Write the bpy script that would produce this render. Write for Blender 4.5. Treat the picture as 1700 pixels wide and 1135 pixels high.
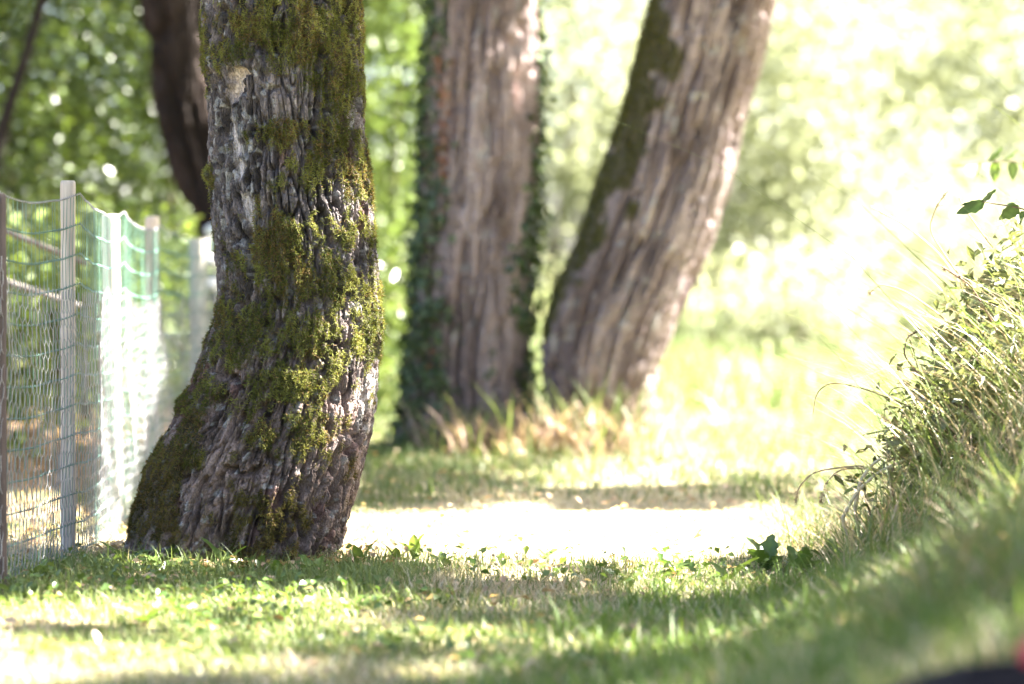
import bpy, math, random
import numpy as np
from mathutils import Vector

for o in list(bpy.data.objects):
    bpy.data.objects.remove(o)
SC = bpy.context.scene
COL = SC.collection
rng = np.random.default_rng(11)
random.seed(5)

# ------------------------------------------------------------------ camera
FPX, CX, HY, CAMZ = 4722.0, 850.0, 430.0, 1.05      # focal length in photo pixels, principal x, horizon y, eye height
cam_d = bpy.data.cameras.new('camera')
cam = bpy.data.objects.new('camera', cam_d)
COL.objects.link(cam)
cam.location = (0, 0, CAMZ)
cam.rotation_euler = (math.radians(90 - 1.66), 0, 0)
cam_d.lens = 100
cam_d.sensor_width = 36
cam_d.clip_start = 0.1
cam_d.clip_end = 3000
cam_d.dof.use_dof = True
cam_d.dof.focus_distance = 9.62
cam_d.dof.aperture_fstop = 1.35
SC.camera = cam

# ------------------------------------------------------------------ light
SUN_EL = math.radians(46)
SUN_AZ = math.radians(78)            # measured from +Y (view direction) towards +X
S = np.array([math.sin(SUN_AZ) * math.cos(SUN_EL), math.cos(SUN_AZ) * math.cos(SUN_EL), math.sin(SUN_EL)])
world = bpy.data.worlds.new('World')
SC.world = world
world.use_nodes = True
nt = world.node_tree
nt.nodes.clear()
sky = nt.nodes.new('ShaderNodeTexSky')
sky.sky_type = 'NISHITA'
sky.sun_disc = False
sky.sun_elevation = SUN_EL
sky.sun_rotation = SUN_AZ
sky.dust_density = 3.0
sky.air_density = 0.75
sky.ozone_density = 0.6
bg = nt.nodes.new('ShaderNodeBackground')
bg.inputs[1].default_value = 0.05
wo = nt.nodes.new('ShaderNodeOutputWorld')
nt.links.new(sky.outputs[0], bg.inputs[0])
nt.links.new(bg.outputs[0], wo.inputs[0])
sun_d = bpy.data.lights.new('sun', 'SUN')
sun_d.energy = 5.0
sun_d.angle = math.radians(0.55)
sun_d.color = (1.0, 0.95, 0.88)
sun = bpy.data.objects.new('sun', sun_d)
COL.objects.link(sun)
sun.rotation_euler = Vector(S).to_track_quat('Z', 'Y').to_euler()
SC.view_settings.view_transform = 'Standard'
SC.view_settings.look = 'None'
SC.view_settings.gamma = 1
SC.view_settings.use_curve_mapping = False
SC.view_settings.exposure = 4.0
SC.render.engine = 'CYCLES'
SC.cycles.use_denoising = True
SC.cycles.max_bounces = 8
SC.cycles.diffuse_bounces = 4
SC.cycles.transmission_bounces = 4
SC.cycles.sample_clamp_indirect = 6

# ------------------------------------------------------------------ helpers
def W(px, py, d):
    """point seen at photo pixel (px, py) at distance d"""
    return np.array([(px - CX) * d / FPX, d, CAMZ - (py - HY) * d / FPX])

def sst(a, b, x):
    t = np.clip((x - a) / (b - a), 0, 1)
    return t * t * (3 - 2 * t)

def _hash(ix, iy, iz, seed):
    h = (ix.astype(np.int64) * 374761393 + iy.astype(np.int64) * 668265263 + iz.astype(np.int64) * 2147483647 + seed * 144665) & 0xFFFFFFFF
    h = ((h ^ (h >> 13)) * 1274126177) & 0xFFFFFFFF
    h = ((h ^ (h >> 16)) * 2246822519) & 0xFFFFFFFF
    return ((h ^ (h >> 15)) & 0xFFFFFF) / float(0xFFFFFF)

def vnoise(x, y, z=None, seed=0):
    x = np.asarray(x, float); y = np.asarray(y, float)
    z = np.zeros_like(x) if z is None else np.asarray(z, float)
    ix, iy, iz = np.floor(x), np.floor(y), np.floor(z)
    fx, fy, fz = x - ix, y - iy, z - iz
    fx = fx * fx * (3 - 2 * fx); fy = fy * fy * (3 - 2 * fy); fz = fz * fz * (3 - 2 * fz)
    r = 0
    for dx in (0, 1):
        wx = fx if dx else 1 - fx
        for dy in (0, 1):
            wy = fy if dy else 1 - fy
            for dz in (0, 1):
                wz = fz if dz else 1 - fz
                r = r + wx * wy * wz * _hash(ix + dx, iy + dy, iz + dz, seed)
    return r

def fbm(x, y, z=None, o=3, seed=0):
    r, a, s, f = 0, 0.5, 0, 1.0
    for k in range(o):
        r = r + a * vnoise(np.asarray(x) * f, np.asarray(y) * f, None if z is None else np.asarray(z) * f, seed + 17 * k)
        s += a; a *= 0.5; f *= 2.03
    return r / s

def worley(u, v, nu, seed=0):
    """u periodic with period nu (cells); returns F1, F2, id"""
    iu, iv = np.floor(u), np.floor(v)
    F1 = np.full(u.shape, 9.0); F2 = F1.copy(); ID = np.zeros(u.shape)
    for du in (-1, 0, 1):
        for dv in (-1, 0, 1):
            cu, cv = iu + du, iv + dv
            wu = np.mod(cu, nu)
            z0 = np.zeros_like(cu)
            px = cu + 0.1 + 0.8 * _hash(wu, cv, z0, seed)
            py = cv + 0.1 + 0.8 * _hash(wu, cv, z0 + 1, seed)
            d = np.hypot(px - u, py - v)
            m = d < F1
            F2 = np.where(m, F1, np.minimum(F2, d))
            ID = np.where(m, _hash(wu, cv, z0 + 2, seed), ID)
            F1 = np.where(m, d, F1)
    return F1, F2, ID

def mesh_obj(name, V, tris=None, quads=None, mat=None, col=None, parent=None, smooth=False):
    V = np.ascontiguousarray(V, np.float32).reshape(-1, 3)
    me = bpy.data.meshes.new(name)
    nt_ = 0 if tris is None else len(tris)
    nq = 0 if quads is None else len(quads)
    me.vertices.add(len(V)); me.vertices.foreach_set('co', V.ravel())
    li = []
    if nt_: li.append(np.asarray(tris, np.int32).ravel())
    if nq: li.append(np.asarray(quads, np.int32).ravel())
    li = np.concatenate(li)
    me.loops.add(len(li)); me.loops.foreach_set('vertex_index', li)
    st = np.concatenate([np.arange(nt_) * 3, nt_ * 3 + np.arange(nq) * 4]).astype(np.int32)
    tot = np.concatenate([np.full(nt_, 3), np.full(nq, 4)]).astype(np.int32)
    me.polygons.add(nt_ + nq)
    me.polygons.foreach_set('loop_start', st)
    me.polygons.foreach_set('loop_total', tot)
    if smooth:
        me.polygons.foreach_set('use_smooth', np.ones(nt_ + nq, bool))
    me.update(calc_edges=True)
    if col is not None:
        c = np.ones((len(V), 4), np.float32); c[:, :3] = col
        at = me.attributes.new('col', 'FLOAT_COLOR', 'POINT')
        at.data.foreach_set('color', c.ravel())
    if mat: me.materials.append(mat)
    o = bpy.data.objects.new(name, me)
    COL.objects.link(o)
    if parent: o.parent = parent
    return o

def tag(o, label=None, cat=None, group=None, kind=None):
    if label: o['label'] = label
    if cat: o['category'] = cat
    if group: o['group'] = group
    if kind: o['kind'] = kind
    return o

def empty(name, loc, label=None, cat=None, group=None):
    o = bpy.data.objects.new(name, None)
    o.empty_display_size = 0.1
    COL.objects.link(o)
    o.location = [float(v) for v in loc]
    return tag(o, label, cat, group)

class Acc:
    """collects pieces into one mesh"""
    def __init__(s): s.V = []; s.T = []; s.Q = []; s.C = []; s.n = 0
    def add(s, V, T=None, Q=None, C=None):
        V = np.asarray(V, float).reshape(-1, 3)
        s.V.append(V)
        if T is not None and len(T): s.T.append(np.asarray(T) + s.n)
        if Q is not None and len(Q): s.Q.append(np.asarray(Q) + s.n)
        if C is not None: s.C.append(np.broadcast_to(np.asarray(C, float), V.shape).copy())
        s.n += len(V)
    def build(s, name, mat, parent=None, origin=(0, 0, 0), smooth=False):
        V = np.concatenate(s.V) - np.asarray(origin, float)
        return mesh_obj(name, V, np.concatenate(s.T) if s.T else None, np.concatenate(s.Q) if s.Q else None,
                        mat, np.concatenate(s.C) if s.C else None, parent, smooth)

def tube(P, R, n=8, cap=True):
    P = np.asarray(P, float); R = np.broadcast_to(np.asarray(R, float), (len(P),))
    T = np.gradient(P, axis=0); T /= np.linalg.norm(T, axis=1)[:, None] + 1e-9
    ref = np.array([0, 1.0, 0]) if abs(T[0][1]) < 0.8 else np.array([1.0, 0, 0])
    A = np.cross(T, ref); A /= np.linalg.norm(A, axis=1)[:, None] + 1e-9
    B = np.cross(T, A)
    a = np.arange(n) * 2 * np.pi / n
    V = P[:, None] + R[:, None, None] * (np.cos(a)[None, :, None] * A[:, None] + np.sin(a)[None, :, None] * B[:, None])
    V = V.reshape(-1, 3)
    i = np.arange(len(P) - 1)[:, None] * n; j = np.arange(n)[None]; k = (j + 1) % n
    Q = np.stack([i + j, i + k, i + n + k, i + n + j], -1).reshape(-1, 4)
    Tt = None
    if cap:
        V = np.vstack([V, P[:1], P[-1:]])
        m = len(P) * n
        jj = np.arange(n); kk = (jj + 1) % n
        Tt = np.vstack([np.stack([kk, jj, np.full(n, m)], -1), np.stack([(len(P) - 1) * n + jj, (len(P) - 1) * n + kk, np.full(n, m + 1)], -1)])
    return V, Tt, Q

def segs(A, B, r, n=3):
    """many straight thin wires at once"""
    A = np.asarray(A, float); B = np.asarray(B, float); N = len(A)
    T = B - A; T /= np.linalg.norm(T, axis=1)[:, None] + 1e-9
    ref = np.tile(np.array([0.31, 0.89, 0.33]), (N, 1))
    X = np.cross(T, ref); X /= np.linalg.norm(X, axis=1)[:, None] + 1e-9
    Y = np.cross(T, X)
    a = np.arange(n) * 2 * np.pi / n
    off = np.broadcast_to(np.asarray(r, float), (N,))[:, None, None] * (np.cos(a)[None, :, None] * X[:, None] + np.sin(a)[None, :, None] * Y[:, None])
    V = np.concatenate([A[:, None] + off, B[:, None] + off], 1).reshape(-1, 3)
    b = np.arange(N)[:, None, None] * 2 * n
    j = np.arange(n); k = (j + 1) % n
    Q = (np.stack([j, k, n + k, n + j], -1)[None] + b).reshape(-1, 4)
    return V, Q

def blades(base, h, w, phi, lean, droop, k=3, tw=None, flat=0.0):
    """grass blades; returns V, T with (2k+1) verts per blade"""
    N = len(base)
    t = np.linspace(0, 1, k + 1)
    d = np.stack([np.cos(phi), np.sin(phi), np.zeros(N)], -1)
    if tw is None: tw = phi + np.pi / 2 + rng.normal(0, 0.5, N)
    sd = np.stack([np.cos(tw), np.sin(tw), np.zeros(N)], -1)
    tt = t[None, :]
    up = h[:, None] * (tt - droop[:, None] * tt ** 2.4)
    out = h[:, None] * lean[:, None] * (0.35 * tt + 0.65 * tt ** 2)
    Cn = base[:, None] + d[:, None] * out[..., None]
    Cn[..., 2] += up
    wd = w[:, None] * np.clip(1 - tt ** 1.6, 0, 1) * (0.65 + 0.7 * tt * (1 - tt) * 2)
    L = Cn - sd[:, None] * wd[..., None] * 0.5
    R = Cn + sd[:, None] * wd[..., None] * 0.5
    V = np.empty((N, 2 * k + 1, 3))
    V[:, 0:2 * k:2] = L[:, :k]; V[:, 1:2 * k:2] = R[:, :k]; V[:, 2 * k] = Cn[:, k]
    T = []
    for i in range(k - 1):
        a = 2 * i
        T += [(a, a + 1, a + 3), (a, a + 3, a + 2)]
    T.append((2 * k - 2, 2 * k - 1, 2 * k))
    T = np.array(T)[None] + (np.arange(N) * (2 * k + 1))[:, None, None]
    return V.reshape(-1, 3), T.reshape(-1, 3)

def rot_frame(N, tilt=None):
    n = rng.normal(0, 1, (N, 3)); n[:, 2] = np.abs(n[:, 2]) + (0.5 if tilt is None else tilt)
    n /= np.linalg.norm(n, axis=1)[:, None]
    a = rng.normal(0, 1, (N, 3)); a -= n * (a * n).sum(1)[:, None]; a /= np.linalg.norm(a, axis=1)[:, None]
    return a, np.cross(n, a), n

def leaf_batch(P, size, asp=0.55, tilt=None, frame=None):
    """pointed, slightly folded leaves, 5 verts / 4 tris"""
    N = len(P)
    a, b, n = rot_frame(N, tilt) if frame is None else frame
    s = np.broadcast_to(np.asarray(size, float), (N,))[:, None]
    v0 = P - a * s * 0.5
    v2 = P + a * s * 0.5 - n * s * 0.10
    v1 = P + b * s * asp * 0.5 - a * s * 0.06 + n * s * 0.10
    v3 = P - b * s * asp * 0.5 - a * s * 0.06 + n * s * 0.10
    V = np.stack([v0, v1, v2, v3], 1).reshape(-1, 3)
    T = (np.array([(0, 1, 2), (0, 2, 3)])[None] + (np.arange(N) * 4)[:, None, None]).reshape(-1, 3)
    return V, T

def mixc(c0, c1, t):
    return np.asarray(c0)[None] * (1 - t[:, None]) + np.asarray(c1)[None] * t[:, None]

# ------------------------------------------------------------------ materials
def nodes_of(name):
    m = bpy.data.materials.new(name); m.use_nodes = True
    n = m.node_tree; n.nodes.clear()
    out = n.nodes.new('ShaderNodeOutputMaterial')
    return m, n, out

def add(n, t, **kw):
    x = n.nodes.new(t)
    for k, v in kw.items(): setattr(x, k, v)
    return x

def mat_leaf(name, trans=0.4, rough=0.45, tint=(1.25, 1.15, 0.55), spec=0.5):
    m, n, out = nodes_of(name)
    at = add(n, 'ShaderNodeAttribute', attribute_name='col')
    p = add(n, 'ShaderNodeBsdfPrincipled')
    p.inputs['Roughness'].default_value = rough
    p.inputs['Specular IOR Level'].default_value = spec
    tr = add(n, 'ShaderNodeBsdfTranslucent')
    mu = add(n, 'ShaderNodeMix', data_type='RGBA', blend_type='MULTIPLY')
    mu.inputs[0].default_value = 1
    mu.inputs[7].default_value = (*tint, 1)
    n.links.new(at.outputs['Color'], mu.inputs[6])
    n.links.new(at.outputs['Color'], p.inputs['Base Color'])
    n.links.new(mu.outputs[2], tr.inputs[0])
    mx = add(n, 'ShaderNodeMixShader'); mx.inputs[0].default_value = trans
    n.links.new(p.outputs[0], mx.inputs[1]); n.links.new(tr.outputs[0], mx.inputs[2])
    n.links.new(mx.outputs[0], out.inputs[0])
    return m

def mat_bark(name, rough=0.9, bump=0.9, scale=150):
    m, n, out = nodes_of(name)
    at = add(n, 'ShaderNodeAttribute', attribute_name='col')
    tc = add(n, 'ShaderNodeTexCoord')
    nz = add(n, 'ShaderNodeTexNoise'); nz.inputs['Scale'].default_value = scale; nz.inputs['Detail'].default_value = 4
    n.links.new(tc.outputs['Object'], nz.inputs['Vector'])
    mr = add(n, 'ShaderNodeMapRange'); mr.inputs[1].default_value = 0.3; mr.inputs[2].default_value = 0.7
    mr.inputs[3].default_value = 0.68; mr.inputs[4].default_value = 1.3
    n.links.new(nz.outputs[0], mr.inputs[0])
    mu = add(n, 'ShaderNodeMix', data_type='RGBA', blend_type='MULTIPLY'); mu.inputs[0].default_value = 1
    n.links.new(at.outputs['Color'], mu.inputs[6]); n.links.new(mr.outputs[0], mu.inputs[7])
    p = add(n, 'ShaderNodeBsdfPrincipled'); p.inputs['Roughness'].default_value = rough
    p.inputs['Specular IOR Level'].default_value = 0.3
    n.links.new(mu.outputs[2], p.inputs['Base Color'])
    bp = add(n, 'ShaderNodeBump'); bp.inputs['Strength'].default_value = bump; bp.inputs['Distance'].default_value = 0.004
    mp = add(n, 'ShaderNodeMapping'); mp.inputs['Scale'].default_value = (scale * 0.5, scale * 0.5, scale * 0.16)
    n.links.new(tc.outputs['Object'], mp.inputs[0])
    n2 = add(n, 'ShaderNodeTexNoise'); n2.inputs['Scale'].default_value = 1; n2.inputs['Detail'].default_value = 3
    n.links.new(mp.outputs[0], n2.inputs['Vector'])
    ma = add(n, 'ShaderNodeMath', operation='SUBTRACT'); ma.inputs[1].default_value = 0.5
    n.links.new(n2.outputs[0], ma.inputs[0])
    mb = add(n, 'ShaderNodeMath', operation='ABSOLUTE'); n.links.new(ma.outputs[0], mb.inputs[0])
    mc_ = add(n, 'ShaderNodeMapRange'); mc_.inputs[1].default_value = 0.0; mc_.inputs[2].default_value = 0.07
    n.links.new(mb.outputs[0], mc_.inputs[0])
    b2 = add(n, 'ShaderNodeBump'); b2.inputs['Strength'].default_value = 0.8; b2.inputs['Distance'].default_value = 0.006
    n.links.new(mc_.outputs[0], b2.inputs['Height']); n.links.new(b2.outputs[0], bp.inputs['Normal'])
    n.links.new(nz.outputs[0], bp.inputs['Height']); n.links.new(bp.outputs[0], p.inputs['Normal'])
    n.links.new(p.outputs[0], out.inputs[0])
    return m

def mat_noise(name, c0, c1, scale=(20, 20, 3), rough=0.8, bump=0.3, detail=5, metal=0.0, dist=0.003):
    m, n, out = nodes_of(name)
    tc = add(n, 'ShaderNodeTexCoord'); mp = add(n, 'ShaderNodeMapping'); mp.inputs['Scale'].default_value = scale
    n.links.new(tc.outputs['Object'], mp.inputs[0])
    nz = add(n, 'ShaderNodeTexNoise'); nz.inputs['Scale'].default_value = 1; nz.inputs['Detail'].default_value = detail
    n.links.new(mp.outputs[0], nz.inputs['Vector'])
    cr = add(n, 'ShaderNodeValToRGB')
    cr.color_ramp.elements[0].position = 0.32; cr.color_ramp.elements[0].color = (*c0, 1)
    cr.color_ramp.elements[1].position = 0.68; cr.color_ramp.elements[1].color = (*c1, 1)
    n.links.new(nz.outputs[0], cr.inputs[0])
    p = add(n, 'ShaderNodeBsdfPrincipled'); p.inputs['Roughness'].default_value = rough
    p.inputs['Metallic'].default_value = metal
    n.links.new(cr.outputs[0], p.inputs['Base Color'])
    bp = add(n, 'ShaderNodeBump'); bp.inputs['Strength'].default_value = bump; bp.inputs['Distance'].default_value = dist
    n.links.new(nz.outputs[0], bp.inputs['Height']); n.links.new(bp.outputs[0], p.inputs['Normal'])
    n.links.new(p.outputs[0], out.inputs[0])
    return m

def mat_ground():
    m, n, out = nodes_of('ground_soil')
    tc = add(n, 'ShaderNodeTexCoord')
    a = add(n, 'ShaderNodeTexNoise'); a.inputs['Scale'].default_value = 1.3; a.inputs['Detail'].default_value = 5
    b = add(n, 'ShaderNodeTexNoise'); b.inputs['Scale'].default_value = 38; b.inputs['Detail'].default_value = 5
    n.links.new(tc.outputs['Object'], a.inputs['Vector']); n.links.new(tc.outputs['Object'], b.inputs['Vector'])
    at = add(n, 'ShaderNodeAttribute', attribute_name='col')
    r1 = add(n, 'ShaderNodeValToRGB')
    r1.color_ramp.elements[0].position = 0.35; r1.color_ramp.elements[0].color = (0.62, 0.58, 0.5, 1)
    r1.color_ramp.elements[1].position = 0.7; r1.color_ramp.elements[1].color = (1.35, 1.3, 1.2, 1)
    n.links.new(b.outputs[0], r1.inputs[0])
    mu = add(n, 'ShaderNodeMix', data_type='RGBA', blend_type='MULTIPLY'); mu.inputs[0].default_value = 1
    n.links.new(at.outputs['Color'], mu.inputs[6]); n.links.new(r1.outputs[0], mu.inputs[7])
    p = add(n, 'ShaderNodeBsdfPrincipled'); p.inputs['Roughness'].default_value = 0.95
    p.inputs['Specular IOR Level'].default_value = 0.15
    n.links.new(mu.outputs[2], p.inputs['Base Color'])
    bp = add(n, 'ShaderNodeBump'); bp.inputs['Strength'].default_value = 0.7; bp.inputs['Distance'].default_value = 0.02
    n.links.new(b.outputs[0], bp.inputs['Height']); n.links.new(bp.outputs[0], p.inputs['Normal'])
    n.links.new(p.outputs[0], out.inputs[0])
    return m

M_BARK = mat_bark('bark')
M_BARK_FAR = mat_bark('bark_far', bump=0.3, scale=60)
M_MOSS = mat_leaf('moss_fronds', 0.25, 0.8, (1.1, 1.1, 0.6), 0.15)
M_GRASS = mat_leaf('grass_blade', 0.36, 0.5, (1.15, 1.12, 0.7), 0.35)
M_LEAF = mat_leaf('leaf', 0.36, 0.32, (1.2, 1.15, 0.6), 0.6)
M_LEAF_SUN = mat_leaf('sunlit_leaf', 0.5, 0.45, (1.12, 1.12, 0.95))  # leaf copy for the sunlit shrubs, tint whitened for their glare
M_LEAF_DARK = mat_leaf('thick_leaf', 0.2, 0.4, (1.1, 1.1, 0.5), 0.45)
M_POST = mat_noise('sunlit_weathered_post', (0.38, 0.32, 0.27), (0.62, 0.54, 0.46), (70, 70, 4), 0.85, 0.5)  # weathered wood, warmed and lightened in place of sun the trunk blocks
M_POST2 = mat_noise('sunlit_post', (0.55, 0.49, 0.42), (0.72, 0.66, 0.58), (60, 60, 4), 0.85, 0.4)  # lighter copy of the post wood, sunlight put into its colour
M_POST3 = mat_noise('dark_stained_wood', (0.035, 0.025, 0.022), (0.075, 0.05, 0.042), (60, 60, 4), 0.7, 0.4)
M_RAIL = mat_noise('old_grey_rail', (0.10, 0.085, 0.075), (0.20, 0.175, 0.155), (70, 70, 4), 0.9, 0.4)
M_WHITE = mat_noise('white_enamel', (0.68, 0.67, 0.66), (0.78, 0.77, 0.76), (8, 8, 8), 0.5, 0.05)
M_GREENWIRE = mat_noise('green_coated_wire', (0.045, 0.12, 0.085), (0.12, 0.22, 0.17), (9, 9, 9), 0.45, 0.1)
M_ZINC = mat_noise('galvanised_wire', (0.14, 0.14, 0.145), (0.32, 0.315, 0.31), (14, 14, 14), 0.5, 0.1, metal=0.15)
M_BAG = mat_noise('black_fabric', (0.006, 0.005, 0.007), (0.014, 0.012, 0.015), (260, 260, 260), 0.8, 0.4)
M_RED = mat_noise('red_fabric', (0.45, 0.03, 0.07), (0.55, 0.05, 0.09), (200, 200, 200), 0.7, 0.3)
M_TWIG = mat_noise('twig', (0.10, 0.06, 0.04), (0.2, 0.13, 0.09), (90, 90, 30), 0.8, 0.3)
M_STALK = mat_leaf('dry_stalk', 0.3, 0.6, (1.05, 1.0, 0.85), 0.25)

M_BAG.node_tree.nodes['Principled BSDF'].inputs['Specular IOR Level'].default_value = 0.08

# ------------------------------------------------------------------ terrain
def bank_s(x, y):
    return x - (0.95 - (10 - np.minimum(y, 14)) * 0.25 + np.maximum(y - 12, 0) * 0.35)

def ground_h(x, y):
    x = np.asarray(x, float); y = np.asarray(y, float)
    s = bank_s(x, y)
    b = (0.42 + 0.10 * sst(7, 9.5, y)) * sst(0.05, 1.5, s) * (1 - 0.75 * sst(11, 14, y)) * sst(3.0, 5.8, y)
    far = 0.9 * sst(26, 60, y) * sst(-2, 8, x) + 0.5 * sst(40, 120, y)
    un = 0.05 * (fbm(x * 0.7, y * 0.7, o=3, seed=3) - 0.5) + 0.02 * (fbm(x * 4, y * 4, o=2, seed=5) - 0.5)
    return b + far + un * sst(4, 7, y)

def lit(gx, gy):
    """0..1 sunlight wanted on this point of ground; crown leaves are culled to match"""
    n = fbm(gx * 1.5 + 3.1, gy * 2.8, o=3, seed=41)
    L = sst(0.52, 0.56, n)                                         # loose dapple, streaked across the view
    L = np.where((gx < -1.3) & (gy > 14), sst(0.57, 0.60, n), L)
    L = np.where(gy < 7.9, sst(0.53, 0.57, n), L)
    wob = 0.35 * (fbm(gx * 1.1, gy * 0.6, o=2, seed=44) - 0.5)
    def band(y0, y1, x0, x1, f=0.12):
        return sst(y0 - f, y0 + f, gy + wob) * (1 - sst(y1 - f, y1 + f, gy + wob)) * sst(x0 - 0.2, x0 + 0.2, gx) * (1 - sst(x1 - 0.2, x1 + 0.2, gx))
    L = np.maximum(L, band(9.72, 12.05, -0.9, 1.2))              # the bright strip behind the mossy tree
    L = np.maximum(L, band(10.3, 12.1, -1.9, -1.3))
    sh = np.maximum(band(8.8, 9.55, -1.5, 0.4) * (fbm(gx * 1.6 + 8, gy * 3.2, o=2, seed=47) < 0.55), band(11.9, 13.2, -1.2, 1.4) * (fbm(gx * 1.5, gy * 3.0, o=2, seed=48) < 0.58))
    sh = np.maximum(sh, band(14.3, 16.2, -1.6, 0.6))
    sh = np.maximum(sh, band(-3.0, 6.4, -4.0, 3.0) * (n < np.where(gx > -0.5, 0.66, 0.56)))
    sh = np.maximum(sh, band(6.2, 7.6, 0.1, 3.0) * (n < 0.58))
    sh = np.maximum(sh, band(8.0, 10.1, -3.4, -1.4))
    sh = np.maximum(sh, band(12.2, 14.6, -3.2, -1.45) * (n < 0.64))
    L = L * (1 - sh)
    L = np.maximum(L, band(8.6, 11.2, 0.35, 2.0) * sst(0.32, 0.38, n))
    L = np.maximum(L, band(13.3, 14.3, -0.9, 1.6) * sst(0.46, 0.52, n))
    L = np.maximum(L, band(6.9, 7.5, -1.5, 1.6) * sst(0.52, 0.57, n))
    L = np.maximum(L, band(8.0, 8.7, -1.7, 0.9) * sst(0.48, 0.53, n))
    L = np.maximum(L, sst(16.5, 18.5, gy + 1.2 * np.minimum(gx, 2.0)) * sst(0.0, 1.0, gx + 0.2) * sst(0.34, 0.40, n))
    return L

def ground_col(x, y):
    n = fbm(x * 1.4, y * 1.4, o=3, seed=9)
    dry = sst(0.35, 0.65, n)
    c = mixc((0.10, 0.12, 0.04), (0.30, 0.25, 0.155), dry * (1 - 0.75 * sst(12.5, 14, y)))
    path = np.exp(-((x - 0.35 - 0.05 * (y - 11)) / 0.9) ** 2) * sst(8.5, 10, y) * (1 - 0.7 * sst(12, 14, y)) * (1 - sst(20, 30, y))  # dry path tone, paled so the sunlit strip burns out
    c = mixc((1, 1, 1), (1, 1, 1), n) * c * (1 - 0.75 * path[:, None]) + 0.75 * path[:, None] * np.array([[0.44, 0.39, 0.31]])
    lit_ = sst(-1.5, -1.9, x) * sst(9, 9.6, y) * (1 - sst(19, 22, y))
    c = c * (1 - lit_[:, None]) + lit_[:, None] * np.array([[0.27, 0.19, 0.14]])
    return c

def build_ground():
    ys = np.concatenate([np.linspace(-40, 2, 12)[:-1], np.linspace(2, 18, 230)[:-1], np.linspace(18, 50, 90)[:-1], np.geomspace(50, 1500, 30)])
    xs = np.concatenate([-np.geomspace(1500, 8, 22)[:-1], np.linspace(-8, 8, 210), np.geomspace(8, 1500, 22)[1:]])
    X, Y = np.meshgrid(xs, ys)
    Z = ground_h(X, Y)
    V = np.stack([X, Y, Z], -1).reshape(-1, 3)
    nx = len(xs)
    i = np.arange(len(ys) - 1)[:, None] * nx; j = np.arange(nx - 1)[None]
    Q = np.stack([i + j, i + j + 1, i + nx + j + 1, i + nx + j], -1).reshape(-1, 4)
    o = mesh_obj('ground', V, None, Q, mat_ground(), ground_col(V[:, 0], V[:, 1]), smooth=True)
    tag(o, 'dry grassy ground with a dry path painted paler for the sunlit strip between the trees', 'ground', kind='structure')
build_ground()

# ------------------------------------------------------------------ trunks
def smooth1(a, k):
    if k < 1: return a
    g = np.exp(-0.5 * (np.arange(-3 * k, 3 * k + 1) / k) ** 2); g /= g.sum()
    return np.convolve(np.pad(a, 3 * k, mode='edge'), g, 'valid')

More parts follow.
